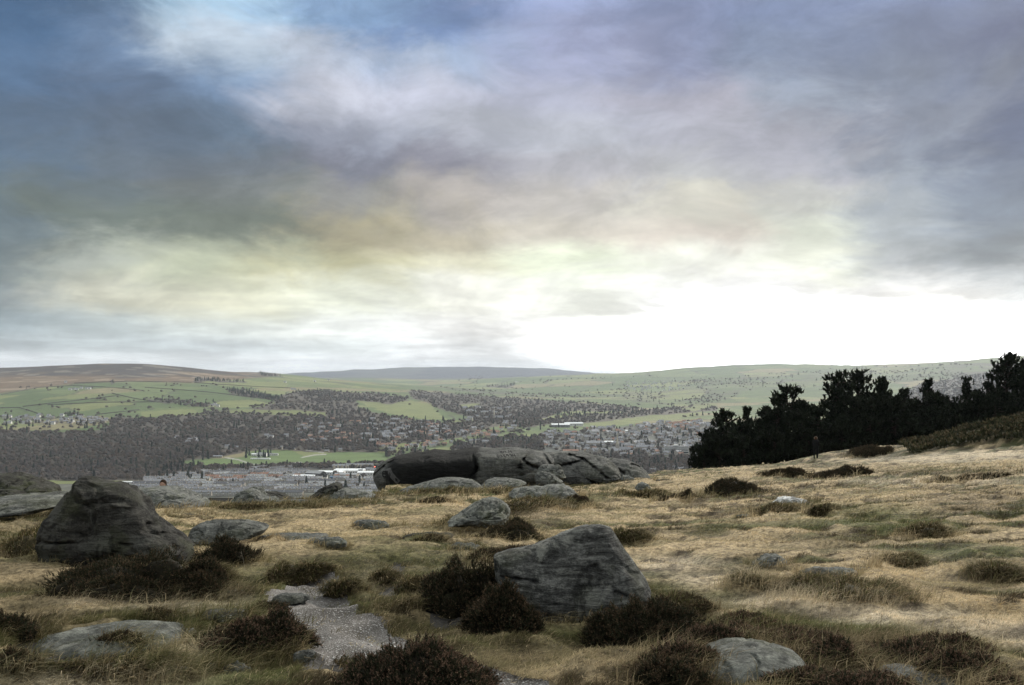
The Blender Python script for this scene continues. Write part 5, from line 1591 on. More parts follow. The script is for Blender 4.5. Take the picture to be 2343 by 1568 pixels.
def grass(N, vlo, vhi, name, wmin):
    u = g_.uniform(-160, 2500, N); v = vlo + (vhi - vlo) * g_.uniform(0, 1, N) ** 1.0
    x, y = ray_ground(u, v)
    y = y * (1 + g_.normal(0, .02, N)); x = x + g_.normal(0, .02, N) * y
    e = np.interp(U0 + F * x / y, E_U, E_V)
    k = (y < e + 3) & (y > 3.5)
    for P_ in PATH:
        k &= ~(inpoly(x, y, P_) & ((g_.uniform(size=len(x)) < .94) | (vn(x / .16, y / .16, seed=141) < .35)))
    for P_ in EARTH:
        k &= ~(inpoly(x, y, P_) & (g_.uniform(size=len(x)) < .97))
    for cx, cy, ra, rb in FOOT:
        k &= ((x - cx) / ra) ** 2 + ((y - cy) / rb) ** 2 > .86
    x, y = x[k], y[k]; n = len(x)
    z = ground(x, y)
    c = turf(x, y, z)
    lum = c.sum(1)
    wind = 0.2 + 1.3 * fbm(x / 1.4, y / 1.4, oct=3, seed=91) + g_.normal(0, .8, n)
    dead = g_.uniform(size=n)
    c = c * g_.uniform(.6, 1.4, (n, 1))
    c = np.where((dead < .07)[:, None], c * .35 + .65 * STRAW * g_.uniform(.6, 1.25, (n, 1)), c)
    c = np.where((dead > .93)[:, None], c * .4 + .6 * GREEN * g_.uniform(.5, 1.3, (n, 1)), c)
    dark = ss(.40, .20, lum)
    L = g_.uniform(.022, .062, n) * (1 + .55 * dark) * (1 + .45 * vn(x / .5, y / .5, seed=93)) * np.clip(y / 13, 1, 2.6)
    W = np.maximum(g_.uniform(.0025, .005, n), wmin * y)
    up = np.clip(g_.normal(.38 + .25 * dark, .17, n), .05, .95)
    P = np.stack([x, y, z - .008], -1)
    V_, f_, c_ = blades(P, wind, L, W, up, g_.uniform(0, .22, n), c, g_)
    o = mesh_obj(name, V_, [f_], M_blade, cols=c_)
    tag(o, 'wind combed straw coloured moor grass with green and brown patches', 'grass', kind='stuff')


grass(GRASS_N[0], 1240, 1640, 'grass', .00045)
grass(GRASS_N[1], 1068, 1245, 'grass', .00055)


def sprigs(P, N_, L, r_, tipc, basec, nleaf=8, wfac=.30):
    """heather shoots: short leaf triangles climbing an upright stem; tips may carry dry brown flowers"""
    n = len(P)
    ax = N_ + .35 * r_.normal(size=(n, 3)); ax[:, 2] += .5; ax /= np.linalg.norm(ax, axis=1)[:, None]
    tris, cols = [], []
    tf = (r_.uniform(size=n) < .62)
    for k in range(nleaf):
        t_ = (k + .5) / nleaf
        side = np.cross(ax, r_.normal(size=(n, 3))); side /= np.linalg.norm(side, axis=1)[:, None] + 1e-9
        c_ = P + ax * (L * t_)[:, None]
        d = side * .75 + ax * .8
        w = np.cross(d, r_.normal(size=(n, 3))); w /= np.linalg.norm(w, axis=1)[:, None] + 1e-9
        ll = (L * wfac * (1.15 - .5 * t_))[:, None]
        tris.append(np.stack([c_ - w * ll * .28, c_ + w * ll * .28, c_ + d * ll], 1))
        cc = basec * r_.uniform(.5, 1.5, (n, 1))
        if t_ > .5:
            cc = np.where(tf[:, None], tipc * r_.uniform(.55, 1.5, (n, 1)), cc)
        cols.append(cc)
    s = np.cross(ax, (0, 1, .1)); s /= np.linalg.norm(s, axis=1)[:, None]
    tris.append(np.stack([P - s * (L * .03)[:, None], P + s * (L * .03)[:, None], P + ax * L[:, None] * 1.02], 1))
    cols.append(np.tile(np.array((.05, .035, .025)), (n, 1)))
    T_ = np.stack(tris, 1).reshape(-1, 3, 3)
    return T_.reshape(-1, 3), np.repeat(np.stack(cols, 1).reshape(-1, 3), 3, axis=0)


HTIP = np.array((.125, .080, .054)); HBASE = np.array((.030, .032, .017))
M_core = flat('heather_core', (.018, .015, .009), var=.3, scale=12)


def bush(u, v, wpx, hpx, label, kind='heather', group=None, n=None, seed=0, depth=.75, Y=None, tip=HTIP, base=HBASE, lsc=1.0, rise=.62):
    r_ = np.random.default_rng(1000 + seed)
    if Y is None:
        x, y, z = hit(u, v)
    else:
        y = Y; x = (u - U0) / F * Y; z = float(ground(x, y))
    W = wpx * y / F; D = W * depth if wpx < 500 else W * .3
    H = hpx * y / F * (rise * 1.22 if wpx >= 90 and kind == 'heather' else rise)
    yc = y + D * .42
    x = x * yc / y
    px = 1.05 * y / 955.0                 # metres per output pixel
    L0 = max(.042, 2.5 * px) * lsc
    area = 2.2 * W * D + W * H
    if n is None:
        n = int(np.clip(area / (L0 * .20) ** 2, 250, 7500))
    nl = 1 if (wpx < 90 or kind != 'heather') else int(r_.integers(4, 7))
    lobes = [(0.0, 0.0, .72 if nl > 1 else 1.0, 1.0)]
    for q in range(nl - 1):
        a_ = 2 * math.pi * (q + r_.uniform(.1, .9)) / (nl - 1); sc_ = r_.uniform(.42, .64)
        lobes.append((math.cos(a_) * W * .5 * (1.05 - sc_ * .8), math.sin(a_) * D * .5 * (1.05 - sc_ * .8), sc_, r_.uniform(.45, .85)))
    wts = np.array([l_[2] ** 1.6 for l_ in lobes]); wts /= wts.sum()
    lobf = lambda a: 1 + .22 * np.sin(2 * a + seed) + .16 * np.sin(3 * a + 2 * seed) + .12 * np.sin(5 * a + 3 * seed) + .09 * np.sin(9 * a + seed)
    Hn = H - L0 * .6
    Pl, Nl, cores = [], [], []
    nu, nv_ = 36, 10
    for (lx, ly, sc_, sh_), wq in zip(lobes, wts):
        m_ = max(60, int(n * wq)); Wl, Dl, Hl = W * sc_, D * sc_, Hn * sh_
        th = r_.uniform(0, 2 * math.pi, m_); ph = np.arcsin(r_.uniform(0.0, 1, m_) ** .9)
        lob = lobf(th + lx) * (1 + .25 * np.abs(r_.normal(size=m_)) * (r_.uniform(size=m_) < .25))
        nn_ = np.stack([np.cos(th) * np.cos(ph), np.sin(th) * np.cos(ph), np.sin(ph)], -1)
        px_, py_ = nn_[:, 0] * lob * Wl / 2 + lx, nn_[:, 1] * lob * Dl / 2 + ly
        hz_ = np.sin(ph) ** .8 * Hl * (1 + .35 * vn(px_ / (W * .14) + seed, py_ / (D * .18), seed=seed))
        gap = r_.uniform(.84, 1.0, m_)
        Pl.append(np.stack([(px_ - lx) * gap + lx, (py_ - ly) * gap + ly, ground(x + px_, yc + py_) + hz_ - .02 - (1 - gap) * Hl], -1)); Nl.append(nn_)
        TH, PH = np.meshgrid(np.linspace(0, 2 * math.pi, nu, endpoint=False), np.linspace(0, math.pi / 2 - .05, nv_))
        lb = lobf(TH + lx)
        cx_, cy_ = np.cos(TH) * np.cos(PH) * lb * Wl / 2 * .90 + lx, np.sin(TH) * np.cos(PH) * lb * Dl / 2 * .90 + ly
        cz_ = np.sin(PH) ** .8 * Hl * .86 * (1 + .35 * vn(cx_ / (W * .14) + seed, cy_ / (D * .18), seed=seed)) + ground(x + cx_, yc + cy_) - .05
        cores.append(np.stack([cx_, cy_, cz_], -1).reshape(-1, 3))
    P = np.concatenate(Pl); nn = np.concatenate(Nl); n = len(P)
    org = np.array((x, yc, float(ground(x, yc))))
    P[:, 2] -= org[2]
    sh_i = r_.permutation(n); P, nn = P[sh_i], nn[sh_i]
    L = L0 * r_.uniform(.7, 1.35, n)
    core = np.concatenate(cores); core[:, 2] -= org[2]
    idx = np.arange(nu * nv_).reshape(nv_, nu)
    q1 = np.stack([idx[:-1], np.roll(idx, -1, 1)[:-1], np.roll(idx, -1, 1)[1:], idx[1:]], -1).reshape(-1, 4)
    qd = np.concatenate([q1 + k * nu * nv_ for k in range(len(cores))])
    root = empty('heather_bush' if kind == 'heather' else 'grass_tussock', org)
    tag(root, label, 'heather' if kind == 'heather' else 'tussock', group)
    if kind == 'heather':
        V_, c_ = sprigs(P, nn, L, r_, tip, base)
        mesh_obj('shoots', V_, [np.arange(len(V_)).reshape(-1, 3)], M_heather, root, cols=c_)
        mesh_obj('stems', core, [qd], M_core, root, smooth=True)
    else:
        n2 = min(n, 3800)
        P, nn, L = P[:n2], nn[:n2], L[:n2] * 2.6
        hd = np.arctan2(nn[:, 1], nn[:, 0]) * .7 + r_.normal(.1, .5, n2)
        W_ = np.maximum(.003, .00045 * y) * r_.uniform(.8, 1.3, n2)
        pal = np.stack([OLIVE * .75, GOLD * .8, BROWN * .9, STRAW * .7, GREEN * .8])
        c_ = pal[r_.choice(5, n2, p=[.34, .22, .2, .08, .16])] * r_.uniform(.5, 1.4, (n2, 1))
        V_, f_, cc = blades(P, hd, L, W_, np.clip(r_.normal(.55, .15, n2), .1, .95), r_.uniform(.05, .4, n2), c_, r_)
        mesh_obj('blades', V_, [f_], M_blade, root, cols=cc)
        mesh_obj('root_mat', core, [qd], M_mat, root, smooth=True)
    return root


M_mat = flat('tussock_mat', (.05, .042, .022), var=.4, scale=14)
DT = np.array((.088, .060, .036)); DB = np.array((.034, .036, .019))
BU = [
    (1840, 1500, 170, 56, 'low heather mat behind the greenish domed slab on its right', {}), (2130, 1520, 220, 52, 'low heather mat above the right part of the bottom bank', {}), (1560, 1545, 160, 70, 'low heather mat left of the greenish domed slab', {}), (1700, 1440, 150, 40, 'low heather mat at the top left of the bottom right bank', {}),
    (960, 1600, 330, 128, 'large brown flowered heather bush at the bottom centre', {'Y': 4.55}), (555, 1512, 160, 78, 'small rusty heather bush left of the path, the lower lobe', {}), (640, 1490, 130, 86, 'small dark heather bush touching the path on its left', {}),
    (310, 1376, 330, 135, 'dark scrubby heather under the wedge boulder', {'tip': DT, 'base': DB}), (450, 1365, 160, 95, 'dark heather at the right foot of the wedge boulder', {'tip': DT, 'base': DB}), (515, 1292, 150, 100, 'dark heather bush hanging under the long slab', {'tip': DT}),
    (1065, 1395, 190, 150, 'tall heather left of the centre boulder', {'tip': DT, 'base': DB}), (1142, 1468, 170, 145, 'rusty heather at the left foot of the centre boulder', {'Y': 6.0, 'tip': DT}), (1170, 1282, 170, 44, 'strip of heather over the left shoulder of the centre boulder', {'tip': DT}),
    (1455, 1475, 220, 145, 'dark heather below the right foot of the centre boulder', {'Y': 6.0, 'tip': DT, 'base': DB}), (1520, 1450, 130, 80, 'brown heather right of the centre boulder', {'tip': DT}), (1620, 1510, 210, 85, 'heather at the left end of the bottom right bank', {}), (1770, 1480, 230, 72, 'heather bank above the greenish domed slab', {}),
    (1900, 1530, 190, 68, 'heather right of the greenish domed slab', {}), (2050, 1545, 240, 72, 'heather above the dark slab at the bottom edge', {}), (2190, 1575, 200, 80, 'heather at the right end of the bottom bank', {}), (2285, 1600, 110, 60, 'heather low by the bottom right corner', {}),
    (1930, 1640, 260, 75, 'heather in front of the greenish domed slab', {'Y': 4.35}), (1540, 1600, 150, 95, 'olive heather at the bottom edge left of the domed slab', {'tip': DT}), (1180, 1230, 190, 50, 'dark heather behind the humped rock ridge', {'tip': DT, 'base': DB}),
    (1325, 1158, 55, 34, 'small dark heather at the right end of the long dark topped slab', {'tip': DT}), (1680, 1132, 120, 46, 'dark heather mound in the straw left of the white topped rock', {'tip': DT}), (1570, 1142, 110, 34, 'low dark heather mound right of the crag', {'tip': DT, 'base': DB}),
    (1925, 1094, 120, 34, 'dark heather mound below the pines, the right one', {'tip': DT}), (1800, 1090, 80, 26, 'dark heather mound below the pines, the left one', {'tip': DT}), (2230, 1097, 150, 16, 'dark strip of heather on the right slope', {'tip': DT}),
    (985, 1236, 60, 18, 'small heather tuft in the mid turf', {'tip': DT}), (20, 1462, 110, 85, 'dark heather at the left edge above the bare earth', {'tip': DT, 'base': DB}), (20, 1535, 90, 60, 'heather at the left edge below the bare earth', {'tip': DT, 'base': DB}),
    (285, 1482, 80, 46, 'dark heather growing over the pale mossy slab', {'tip': DT}), (370, 1425, 60, 40, 'dark heather at the right end of the pale mossy slab', {'tip': DT}), (1590, 1405, 90, 45, 'small dark heather right of the centre boulder', {'tip': DT}),
    (1990, 1043, 90, 22, 'dark heather below the mound on the right', {'tip': DT, 'base': DB}), (1000, 1150, 70, 16, 'dark heather tuft before the long pale slab', {'tip': DT}), (620, 1395, 50, 20, 'little heather clump at the top left of the path', {'tip': DT}),
]
for i, (u, v, w, h, lab, kw) in enumerate(BU):
    bush(u, v, w, h, lab, seed=i, **kw)
TU_ = [
    (95, 1262, 230, 88, 'dark grass tussock left of the wedge boulder', {}), (230, 1345, 130, 50, 'brown grass tussock below the wedge boulder', {}), (785, 1362, 80, 56, 'dark grass tussock right of the path top', {}), (935, 1352, 50, 52, 'dark grass tussock between the bare earth hollows', {}),
    (880, 1335, 60, 46, 'round straw tussock left of the bare earth hollow', {}), (1960, 1372, 260, 66, 'long wispy grass mound on the right slope', {}), (1850, 1360, 110, 50, 'grass tussock left of the wispy mound', {}), (2120, 1225, 130, 50, 'dark green grass tussock on the right slope', {}),
    (1240, 1160, 190, 36, 'grass tussock under the long dark topped slab', {}), (1090, 1215, 170, 40, 'grass tussock right of the humped ridge', {}), (1540, 1420, 110, 66, 'tall straw tussock at the right foot of the centre boulder', {}), (1440, 1238, 90, 36, 'grass tussock behind the right side of the centre boulder', {}),
    (700, 1160, 200, 14, 'low brown tussock near the lip before the town', {}), (1780, 1172, 110, 26, 'grass tussock around the white topped rock', {}), (1880, 1178, 60, 22, 'dark tussock right of the white topped rock', {}), (1320, 1100, 130, 26, 'brown grass tussock before the grey crag', {}),
    (1030, 1128, 150, 18, 'brown grass tussock below the long pale slab', {}), (1150, 1130, 130, 16, 'brown grass tussock below the flat pale slab', {}), (560, 1165, 110, 16, 'dark tussock before the pointed rock', {}), (1480, 1138, 110, 22, 'grass tussock in the straw right of the slab', {}),
    (715, 1325, 80, 30, 'overhanging grass tussock at the head of the path', {}), (480, 1330, 90, 50, 'long brown grass tussock beside the dark heather', {}), (2290, 1330, 100, 40, 'dark green tussock near the right edge', {}), (1740, 1345, 120, 30, 'grass tussock around the rounded dark rock', {}),
    (640, 1335, 60, 40, 'dark green grass tuft above the path', {}), (2060, 1295, 90, 24, 'green tussock above the wispy mound', {}), (900, 1400, 90, 26, 'brown tussock by the lower bare hollow', {}), (300, 1555, 200, 20, 'pale grass tussock at the bottom left', {}),
]
for i, (u, v, w, h, lab, kw) in enumerate(TU_):
    bush(u, v, w, h, lab, kind='tussock', seed=200 + i, **kw)

# rough longer grass that laps round the feet of the boulders and bushes
ring = []
for (u, v, w, h, lab, kw) in BU + TU_:
    if 'Y' in kw:
        continue
    x, y, z = hit(u, v); W = w * y / F; D = W * .75; n_ = int(np.clip(900 * (W * 1.5) * (12 / max(y, 6)) ** 1.2, 120, 1800))
    a = g_.uniform(0, 6.28, n_); q = 1 + .32 * g_.normal(size=n_)
    ring.append(np.stack([x + np.cos(a) * q * W * .53, y + D * .42 + np.sin(a) * q * D * .56], -1))
for o in list(col.objects):
    if o.get('category') in ('boulder', 'slab', 'rock', 'block'):
        bb = np.array([tuple(c_) for c_ in o.bound_box]); W = np.ptp(bb[:, 0]); D = np.ptp(bb[:, 1])
        cx0 = o.location.x + bb[:, 0].mean(); cy0 = o.location.y + bb[:, 1].mean()
        n_ = int(np.clip(700 * W * (12 / max(cy0, 6)) ** 1.2, 60, 1300))
        a = g_.uniform(0, 6.28, n_); q = 1 + .10 * np.abs(g_.normal(size=n_))
        ring.append(np.stack([cx0 + np.cos(a) * q * W * .5, cy0 + np.sin(a) * q * D * .5], -1))
ring = np.concatenate(ring)
for P_ in PATH + EARTH:
    ring = ring[~inpoly(ring[:, 0], ring[:, 1], P_)]
rx_, ry_ = ring[:, 0], ring[:, 1]; n_ = len(rx_); rz_ = ground(rx_, ry_)
pal = np.stack([OLIVE, GOLD, BROWN, STRAW, GREEN])
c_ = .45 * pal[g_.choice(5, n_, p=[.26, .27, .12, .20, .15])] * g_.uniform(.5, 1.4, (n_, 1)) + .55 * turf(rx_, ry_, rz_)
V_, f_, cc = blades(np.stack([rx_, ry_, rz_ - .01], -1), g_.normal(.2, .9, n_), g_.uniform(.10, .24, n_) * np.clip(ry_ / 14, 1, 2), np.maximum(.003, .0005 * ry_), np.clip(g_.normal(.6, .15, n_), .15, .98), g_.uniform(.05, .35, n_), c_, g_)
tag(mesh_obj('rough_grass', V_, [f_], M_blade, cols=cc), 'longer rough olive grass lapping round rocks and heather', 'grass', kind='stuff')

# low heather covering the mound and the rough ground at the right
hn = 15000
u = g_.uniform(1900, 2480, hn); v = g_.uniform(950, 1062, hn)
xx = g_.uniform(20, 62, hn * 2); yy = g_.uniform(56, 92, hn * 2)
zz = ground(xx, yy); uu, vv_ = to_uv(xx, yy, zz)
dn = fbm(xx / 3.5, yy / 3.5, oct=3, seed=95)
k = (uu > 2060 + 60 * dn) & (uu < 2560) & (vv_ < 1000 + 46 * ss(2342, 1950, uu) + 8) & (dn > -.05)
xx, yy, zz = xx[k], yy[k], zz[k]
P = np.stack([xx, yy, zz + .12 * (1 + fbm(xx / 1.1, yy / 1.1, oct=2, seed=97))], -1); n = len(P)
V_, c_ = sprigs(P, np.tile(np.array((0, 0, 1.0)), (n, 1)), g_.uniform(.3, .55, n), g_, np.array((.10, .08, .045)), np.array((.045, .048, .024)), nleaf=7, wfac=.55)
tag(mesh_obj('heather_cover', V_, [np.arange(len(V_)).reshape(-1, 3)], M_heather, cols=c_), 'dark low heather covering the hump at the right', 'heather', kind='stuff')

# a few dry stalks in the foreground
for (u, v, h, lab) in ((1203, 1432, 34, 'bleached bare twig at the left foot of the centre boulder'), (1243, 1420, 20, 'pale grass stalk in front of the centre boulder'), (1185, 1330, 34, 'thin pale stalk in front of the boulder left side'), (560, 1300, 40, 'long arching pale stalk over the dark scrub'), (2080, 1560, 36, 'pale stalk at the bottom edge right')):
    x, y, z = hit(u, v + 6)
    s = y / F
    v_, f_ = trunk_geo(h * s * 1.3, .0016, 3, g_)
    o = mesh_obj('dry_stalk', v_, [f_], flat('bleached_stalk', (.42, .37, .29)), loc=(x, y, z)); o.rotation_euler = (0.2, g_.uniform(-.5, .5), 0)
    tag(o, lab, 'stalk')


# ------------------------------------------------------------------ pines on the right
def pine(u, v_top, hw, Y, label, shape='round', seed=0, low=.04, dens=1.0, group='dark pines in a belt on the right'):
    r_ = np.random.default_rng(500 + seed)
    x = (u - U0) / F * Y; z = float(ground(x, Y))
    H = (V0 - v_top) / F * Y - z; R = hw / F * Y
    root = empty('pine_tree', (x, Y, z), 0)
    tag(root, label, 'pine', group)
    v_, f_ = trunk_geo(H * .97, .11 + .014 * H, 0, r_, 7); mesh_obj('trunk', v_, [f_], M_bark, root)
    # limbs
    lv, lf, cl = [], [], []
    nb = int(H * 7.5)
    for i in range(nb):
        t_ = low + (1 - low) * (i + .5) / nb
        if shape == 'round':
            pr_ = math.sqrt(max(0.02, 1 - ((t_ - .55) / .52) ** 2)) if t_ > .55 else 1.0
        elif shape == 'cone':
            pr_ = (1 - t_) ** .75 + .10
        else:
            pr_ = math.sqrt(max(0.02, 1 - ((t_ - .78) / .26) ** 2)) if t_ > .55 else .7
        a = r_.uniform(0, 6.28); L = R * pr_ * r_.uniform(.62, 1.12)
        z0 = H * t_ * .93; rise = L * r_.uniform(-.05, .55)
        d = np.array((math.cos(a), math.sin(a), 0))
        s = np.array((-math.sin(a), math.cos(a), 0))
        p0 = np.array((0, 0, z0)); p1 = p0 + d * L + np.array((0, 0, rise))
        o_ = len(lv)
        w = .035 + .004 * H
        lv += [p0 - s * w, p0 + s * w, p0 + (0, 0, w * 2), p1]
        lf += [(o_, o_ + 1, o_ + 3), (o_ + 1, o_ + 2, o_ + 3), (o_ + 2, o_, o_ + 3)]
        m_ = max(4, int(L * 8.5 * dens))
        for k in range(m_):
            q = (k + .6) / m_
            if q < .18:
                continue
            c_ = p0 + (p1 - p0) * q + s * r_.normal(0, .16 * L * (1.1 - .5 * q) + .08) + np.array((0, 0, r_.normal(.05, .12)))
            cl.append(c_)
    for k in range(int(16 * dens)):
        cl.append(np.array((r_.normal(0, .18 * min(R, 1.5)), r_.normal(0, .18), H * r_.uniform(.9, 1.0) - .25)))
    mesh_obj('limbs', np.array(lv), [np.array(lf)], M_bark, root)
    cl = np.array(cl); n = len(cl)
    NT = 10
    up = np.array((0, 0, 1.0)) + .45 * r_.normal(size=(n, 3)) + .25 * cl * np.array((1, 1, 0)) / (np.linalg.norm(cl[:, :2], axis=1)[:, None] + .3)
    up /= np.linalg.norm(up, axis=1)[:, None]
    T_ = []
    S_ = r_.uniform(.28, .56, n)[:, None]
    for k in range(NT):
        d = up + .62 * r_.normal(size=(n, 3)); d /= np.linalg.norm(d, axis=1)[:, None]
        w = np.cross(d, r_.normal(size=(n, 3))); w /= np.linalg.norm(w, axis=1)[:, None]
        b_ = cl + up * S_ * r_.uniform(-.3, .7, (n, 1)) - d * S_ * .25
        T_.append(np.stack([b_ - w * S_ * .20, b_ + w * S_ * .20, b_ + d * S_ * .95], 1))
    T_ = np.stack(T_, 1)
    tone = np.array((.011, .0145, .008)) * r_.uniform(.5, 2.0, (n, 1))
    cc = np.repeat(tone, NT * 3, axis=0)
    mesh_obj('crown', T_.reshape(-1, 3), [np.arange(n * NT * 3).reshape(-1, 3)], M_pine, root, cols=cc)
    return root


PINES = [
    (1598, 1022, 26, 97, 'lowest bushy pine at the left end of the pine belt', 'round'), (1625, 985, 30, 98, 'low pine second from the left end of the belt', 'round'), (1660, 938, 38, 99, 'pine with ragged upright tips over the far town', 'round'),
    (1708, 930, 26, 101, 'slim pine with a single pointed tip left of the tall round pine', 'cone'), (1752, 930, 26, 100, 'low pine touching the left side of the tall round pine', 'round'), (1800, 882, 46, 99, 'tall round headed pine, the first tall one from the left', 'round'),
    (1838, 918, 30, 98, 'pine filling the right shoulder of the first tall one', 'round'), (1917, 850, 34, 100, 'tall pine with a spreading left head at the gap', 'flat'), (1960, 842, 44, 102, 'tall flat topped pine with sky showing through its limbs', 'flat'), (2022, 862, 34, 101, 'pine with dense pointed head right of the flat topped one', 'round'),
    (2070, 886, 24, 100, 'narrow pine between the dense head and the spreading pine', 'round'), (2122, 866, 46, 103, 'separate spreading pine with a pointed top against the hillside', 'cone'), (2210, 860, 30, 106, 'thin open pine standing alone against the brown hillside', 'cone'),
    (2262, 872, 24, 104, 'small pine left of the tallest pine', 'round'), (2300, 806, 46, 103, 'tallest pine, near the right edge of the view', 'round'), (2350, 818, 44, 105, 'pine at the right edge of the view', 'round'), (2400, 800, 50, 106, 'pine just outside the right edge', 'round'),
]
for i, (u, vt, hw, Y, lab, shp) in enumerate(PINES):
    pine(u, vt, hw, Y, lab, shp, seed=i)
FILL = [(1610, 1030, 24, 94), (1645, 1000, 30, 94), (1690, 965, 34, 95), (1735, 958, 34, 96), (1780, 935, 36, 95), (1830, 940, 34, 94), (1875, 930, 30, 97), (1905, 900, 34, 104), (1950, 905, 40, 96), (2000, 905, 36, 97), (2045, 915, 34, 96), (2090, 920, 34, 98),
        (2140, 900, 32, 97), (2185, 924, 38, 99), (2236, 892, 30, 98), (2275, 905, 36, 97), (2325, 900, 40, 98), (2375, 900, 40, 99), (1700, 1000, 40, 92), (1850, 985, 44, 93), (1990, 960, 44, 94), (2110, 965, 44, 94), (2220, 960, 44, 95), (2320, 945, 44, 96), (2060, 905, 30, 108), (1770, 990, 40, 92), (1925, 960, 40, 93), (2165, 905, 30, 110), (2420, 880, 44, 100)]
fx = ['fronting the left end', 'in the second rank at the left', 'below the slim pointed pine', 'below the gap left of the first tall pine', 'under the first tall pine', 'right below the first tall pine', 'in the dip before the spreading left head', 'behind the spreading left head',
      'under the flat topped pine', 'under the dense pointed head', 'below the narrow pine', 'left below the separate spreading pine', 'right below the separate spreading pine', 'in the dip before the thin open pine', 'below the thin open pine', 'left below the tallest pine', 'right below the tallest pine', 'below the pine at the right edge',
      'in the front rank left of the standing person', 'in the front rank behind the standing person', 'in the front rank at the middle of the belt', 'in the front rank below the spreading pine', 'in the front rank above the heathery hump', 'in the front rank nearest the right edge', 'in the rear rank at the middle',
      'in the front rank between the left end and the person', 'in the front rank right of the person', 'in the rear rank beside the thin open pine', 'just outside the right edge in the second rank']
for i, (u, vt, hw, Y) in enumerate(FILL):
    pine(u, vt, hw * 1.35, Y, 'bushy dark pine ' + fx[i], 'round', seed=60 + i, low=.0, dens=1.15)
# leafless tree showing over the dip between pines
x, Y = (1862 - U0) / F * 106, 106
z = float(ground(x, Y))
root = empty('bare_tree', (x, Y, z)); tag(root, 'fuzzy leafless tree top in the dip between the pines', 'tree')
H = (V0 - 921) / F * Y - z
v_, f_ = trunk_geo(H * .95, .14, 12, r_, 5); mesh_obj('trunk', v_, [f_], M_bark, root)
tri = twig_ball(900, 2.2, 1.6, H - 1.7, .16, r_); tri = tri * 1.0
mid_ = tri.mean(1, keepdims=True)
v_, f_ = tri_mesh(tri); mesh_obj('crown', v_, [f_], flat('fine_twig', (.05, .042, .036)), root)

# ------------------------------------------------------------------ people
def skin_fig(name, joints, edges, radii, m, parent, sub=2):
    me = bpy.data.meshes.new(name); me.from_pydata(joints, edges, []); me.materials.append(m)
    o = bpy.data.objects.new(name, me); col.objects.link(o); o.parent = parent
    sk = o.modifiers.new('skin', 'SKIN'); sk.use_smooth_shade = True
    for d_, r in zip(me.skin_vertices[0].data, radii):
        d_.radius = (r, r) if not isinstance(r, tuple) else r
    me.skin_vertices[0].data[0].use_root = True
    ms = o.modifiers.new('sub', 'SUBSURF'); ms.levels = sub; ms.render_levels = sub
    return o


M_coat = flat('dark_coat', (.010, .011, .011), var=.2, scale=6)
M_skin = flat('skin', (.42, .26, .19)); M_hair = flat('reddish_brown_hair', (.085, .04, .02), var=.3, scale=30); M_fur = flat('cream_fur_trim', (.30, .24, .18), var=.2, scale=60)
M_dkhair = flat('dark_brown_hair', (.035, .02, .013), var=.3, scale=40)


def head_mesh(parent, c, r, m, name='head', n=16, squash=(1, 1.1, 1.25)):
    th, ph = np.meshgrid(np.linspace(0, 2 * math.pi, n, endpoint=False), np.linspace(-math.pi / 2 + .12, math.pi / 2 - .12, n // 2 + 2))
    A = np.stack([np.cos(th) * np.cos(ph) * squash[0], np.sin(th) * np.cos(ph) * squash[1], np.sin(ph) * squash[2]], -1).reshape(-1, 3) * r
    k = n // 2 + 2
    idx = np.arange(n * k).reshape(k, n)
    qd = np.stack([idx[:-1], np.roll(idx, -1, 1)[:-1], np.roll(idx, -1, 1)[1:], idx[1:]], -1).reshape(-1, 4)
    A = np.vstack([A, [[0, 0, -r * squash[2]], [0, 0, r * squash[2]]]])
    t0 = np.stack([np.full(n, n * k), np.roll(idx[0], -1), idx[0]], -1); t1 = np.stack([np.full(n, n * k + 1), idx[-1], np.roll(idx[-1], -1)], -1)
    o = mesh_obj(name, A, [qd, t0, t1], m, parent, smooth=True); o.location = c
    return o


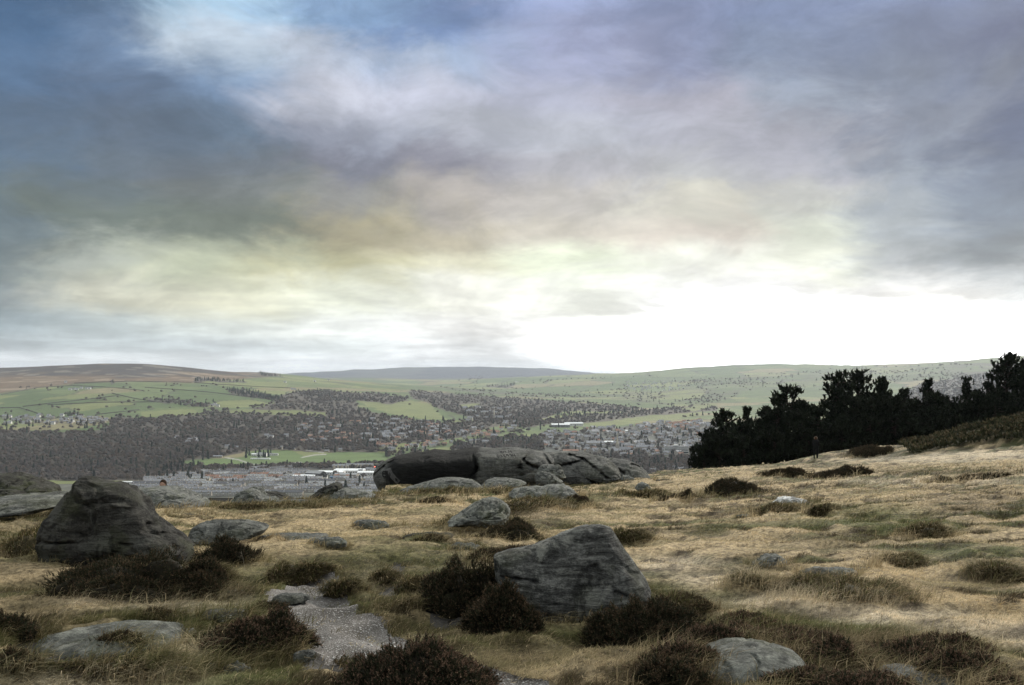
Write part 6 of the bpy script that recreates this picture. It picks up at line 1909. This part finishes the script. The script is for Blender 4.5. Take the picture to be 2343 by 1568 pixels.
def person(loc, rz, label, pose, hairm, scale=1.0):
    root = empty('person', loc, rz); root.scale = (scale,) * 3
    tag(root, label, 'person')
    if pose == 'stand':
        J = [(0, 0, .95), (0, 0, 1.12), (0, 0, 1.32), (0, 0, 1.46), (0, .01, 1.56), (0, .02, 1.64), (-.10, 0, .90), (-.11, -.02, .50), (-.12, .03, .10), (-.13, -.13, .04), (.10, 0, .90), (.11, .03, .50), (.12, .06, .10), (.13, -.08, .04),
             (-.19, 0, 1.42), (-.25, .03, 1.16), (-.20, -.16, 1.02), (-.16, -.22, .99), (.19, 0, 1.42), (.27, .04, 1.15), (.24, -.12, .98), (.21, -.18, .94)]
        E = [(0, 1), (1, 2), (2, 3), (3, 4), (4, 5), (0, 6), (6, 7), (7, 8), (8, 9), (0, 10), (10, 11), (11, 12), (12, 13), (3, 14), (14, 15), (15, 16), (16, 17), (3, 18), (18, 19), (19, 20), (20, 21)]
        R = [(.24, .19), (.22, .17), (.24, .17), (.16, .13), .07, .085, .13, .10, .07, .055, .13, .07, .05, .045, .075, .055, .042, .038, .075, .055, .042, .038]
        hc = (0, .0, 1.64)
    else:
        J = [(0, 0, .15), (0, 0, .35), (0, .02, .52), (0, .03, .64), (0, .04, .73), (0, .04, .80), (-.10, -.05, .14), (-.13, .42, .36), (-.14, .62, .04), (-.14, .72, .03), (.10, -.05, .14), (.13, .42, .36), (.14, .62, .04), (.14, .72, .03),
             (-.18, .03, .60), (-.24, .15, .38), (-.16, .36, .38), (-.13, .42, .38), (.18, .03, .60), (.24, .15, .38), (.16, .36, .38), (.13, .42, .38)]
        E = [(0, 1), (1, 2), (2, 3), (3, 4), (4, 5), (0, 6), (6, 7), (7, 8), (8, 9), (0, 10), (10, 11), (11, 12), (12, 13), (3, 14), (14, 15), (15, 16), (16, 17), (3, 18), (18, 19), (19, 20), (20, 21)]
        R = [(.18, .14), (.17, .13), (.18, .13), (.12, .10), .06, .085, .09, .07, .05, .045, .09, .07, .05, .045, .075, .055, .042, .038, .075, .055, .042, .038]
        hc = (0, .04, .82)
    skin_fig('clothed_body', J, E, R, M_coat, root)
    hd = head_mesh(root, hc, .088, M_skin)
    nose = MB(); nose.poly([(-.014, -.09, .0), (.014, -.09, .0), (0, -.118, -.012)], 0); nose.poly([(-.014, -.09, 0), (0, -.118, -.012), (0, -.088, .045)], 0); nose.poly([(.014, -.09, 0), (0, -.088, .045), (0, -.118, -.012)], 0)
    nose.build('nose', M_skin, hd)
    h = head_mesh(root, (hc[0], hc[1] + .028, hc[2] + .022), .100, hairm, 'hair')
    return root, hc


x, y, z = hit(1866, 1051)
root, hc = person((x, y, z), math.pi * .8, 'person in dark clothes with reddish hair and pale trimmed hood before the black pines', 'stand', M_hair, 1.0)
v_ = []
tt = np.linspace(-.5, math.pi + .5, 22)
ring = np.stack([np.cos(tt) * .125, np.full(22, .02), np.sin(tt) * .14 + 1.66], -1)
a = np.concatenate([ring + (0, -.03, 0), ring + (0, .05, 0), ring * np.array((1.18, 1, 1)) + (0, .01, .018)])
k = np.arange(21)
mesh_obj('hood', a, [np.concatenate([np.stack([k + p * 22, k + 1 + p * 22, k + 1 + q_ * 22, k + q_ * 22], -1) for p, q_ in ((0, 2), (2, 1), (1, 0))])], M_fur, root, smooth=True)
sx, sy = (613 * 0 + 371.5 - U0) / F * 27.5, 27.5
hz = (V0 - 1107.5) / F * sy
root, hc = person((sx, sy, hz - .84), 0, 'sitting person, only dark hair and cream collar showing over the rock ridge', 'sit', M_dkhair, 1.0)
tt = np.linspace(0, 2 * math.pi, 26)
an = [(np.cos(tt) * (.15 + .03 * math.cos(q_)) + .02, np.sin(tt) * (.13 + .03 * math.cos(q_)) + .04, .70 + .03 * math.sin(q_) + 0 * tt) for q_ in np.linspace(0, 2 * math.pi, 7)[:-1]]
a = np.concatenate([np.stack(q_, -1) for q_ in an]); k = np.arange(25)
mesh_obj('collar', a, [np.concatenate([np.stack([k + p * 26, k + 1 + p * 26, k + 1 + ((p + 1) % 6) * 26, k + ((p + 1) % 6) * 26], -1) for p in range(6)])], M_fur, root, smooth=True)

# ------------------------------------------------------------------ haze in the valley air
hb = MB(); hb.box(-24000, 24000, -80, 28500, float(ZZ2.min()) - 60, float(ZZ2.max()) + 25, 0)
m_ = bpy.data.materials.new('valley_haze'); m_.use_nodes = True
nt = m_.node_tree; nt.nodes.clear()
pv_ = nd(nt, 'ShaderNodeVolumePrincipled'); pv_.inputs['Color'].default_value = (.80, .88, .98, 1); pv_.inputs['Density'].default_value = HAZE; pv_.inputs['Anisotropy'].default_value = 0.2
ou = nd(nt, 'ShaderNodeOutputMaterial'); nt.links.new(pv_.outputs[0], ou.inputs['Volume'])
hz_o = hb.build('haze', m_)
tag(hz_o, kind='stuff')
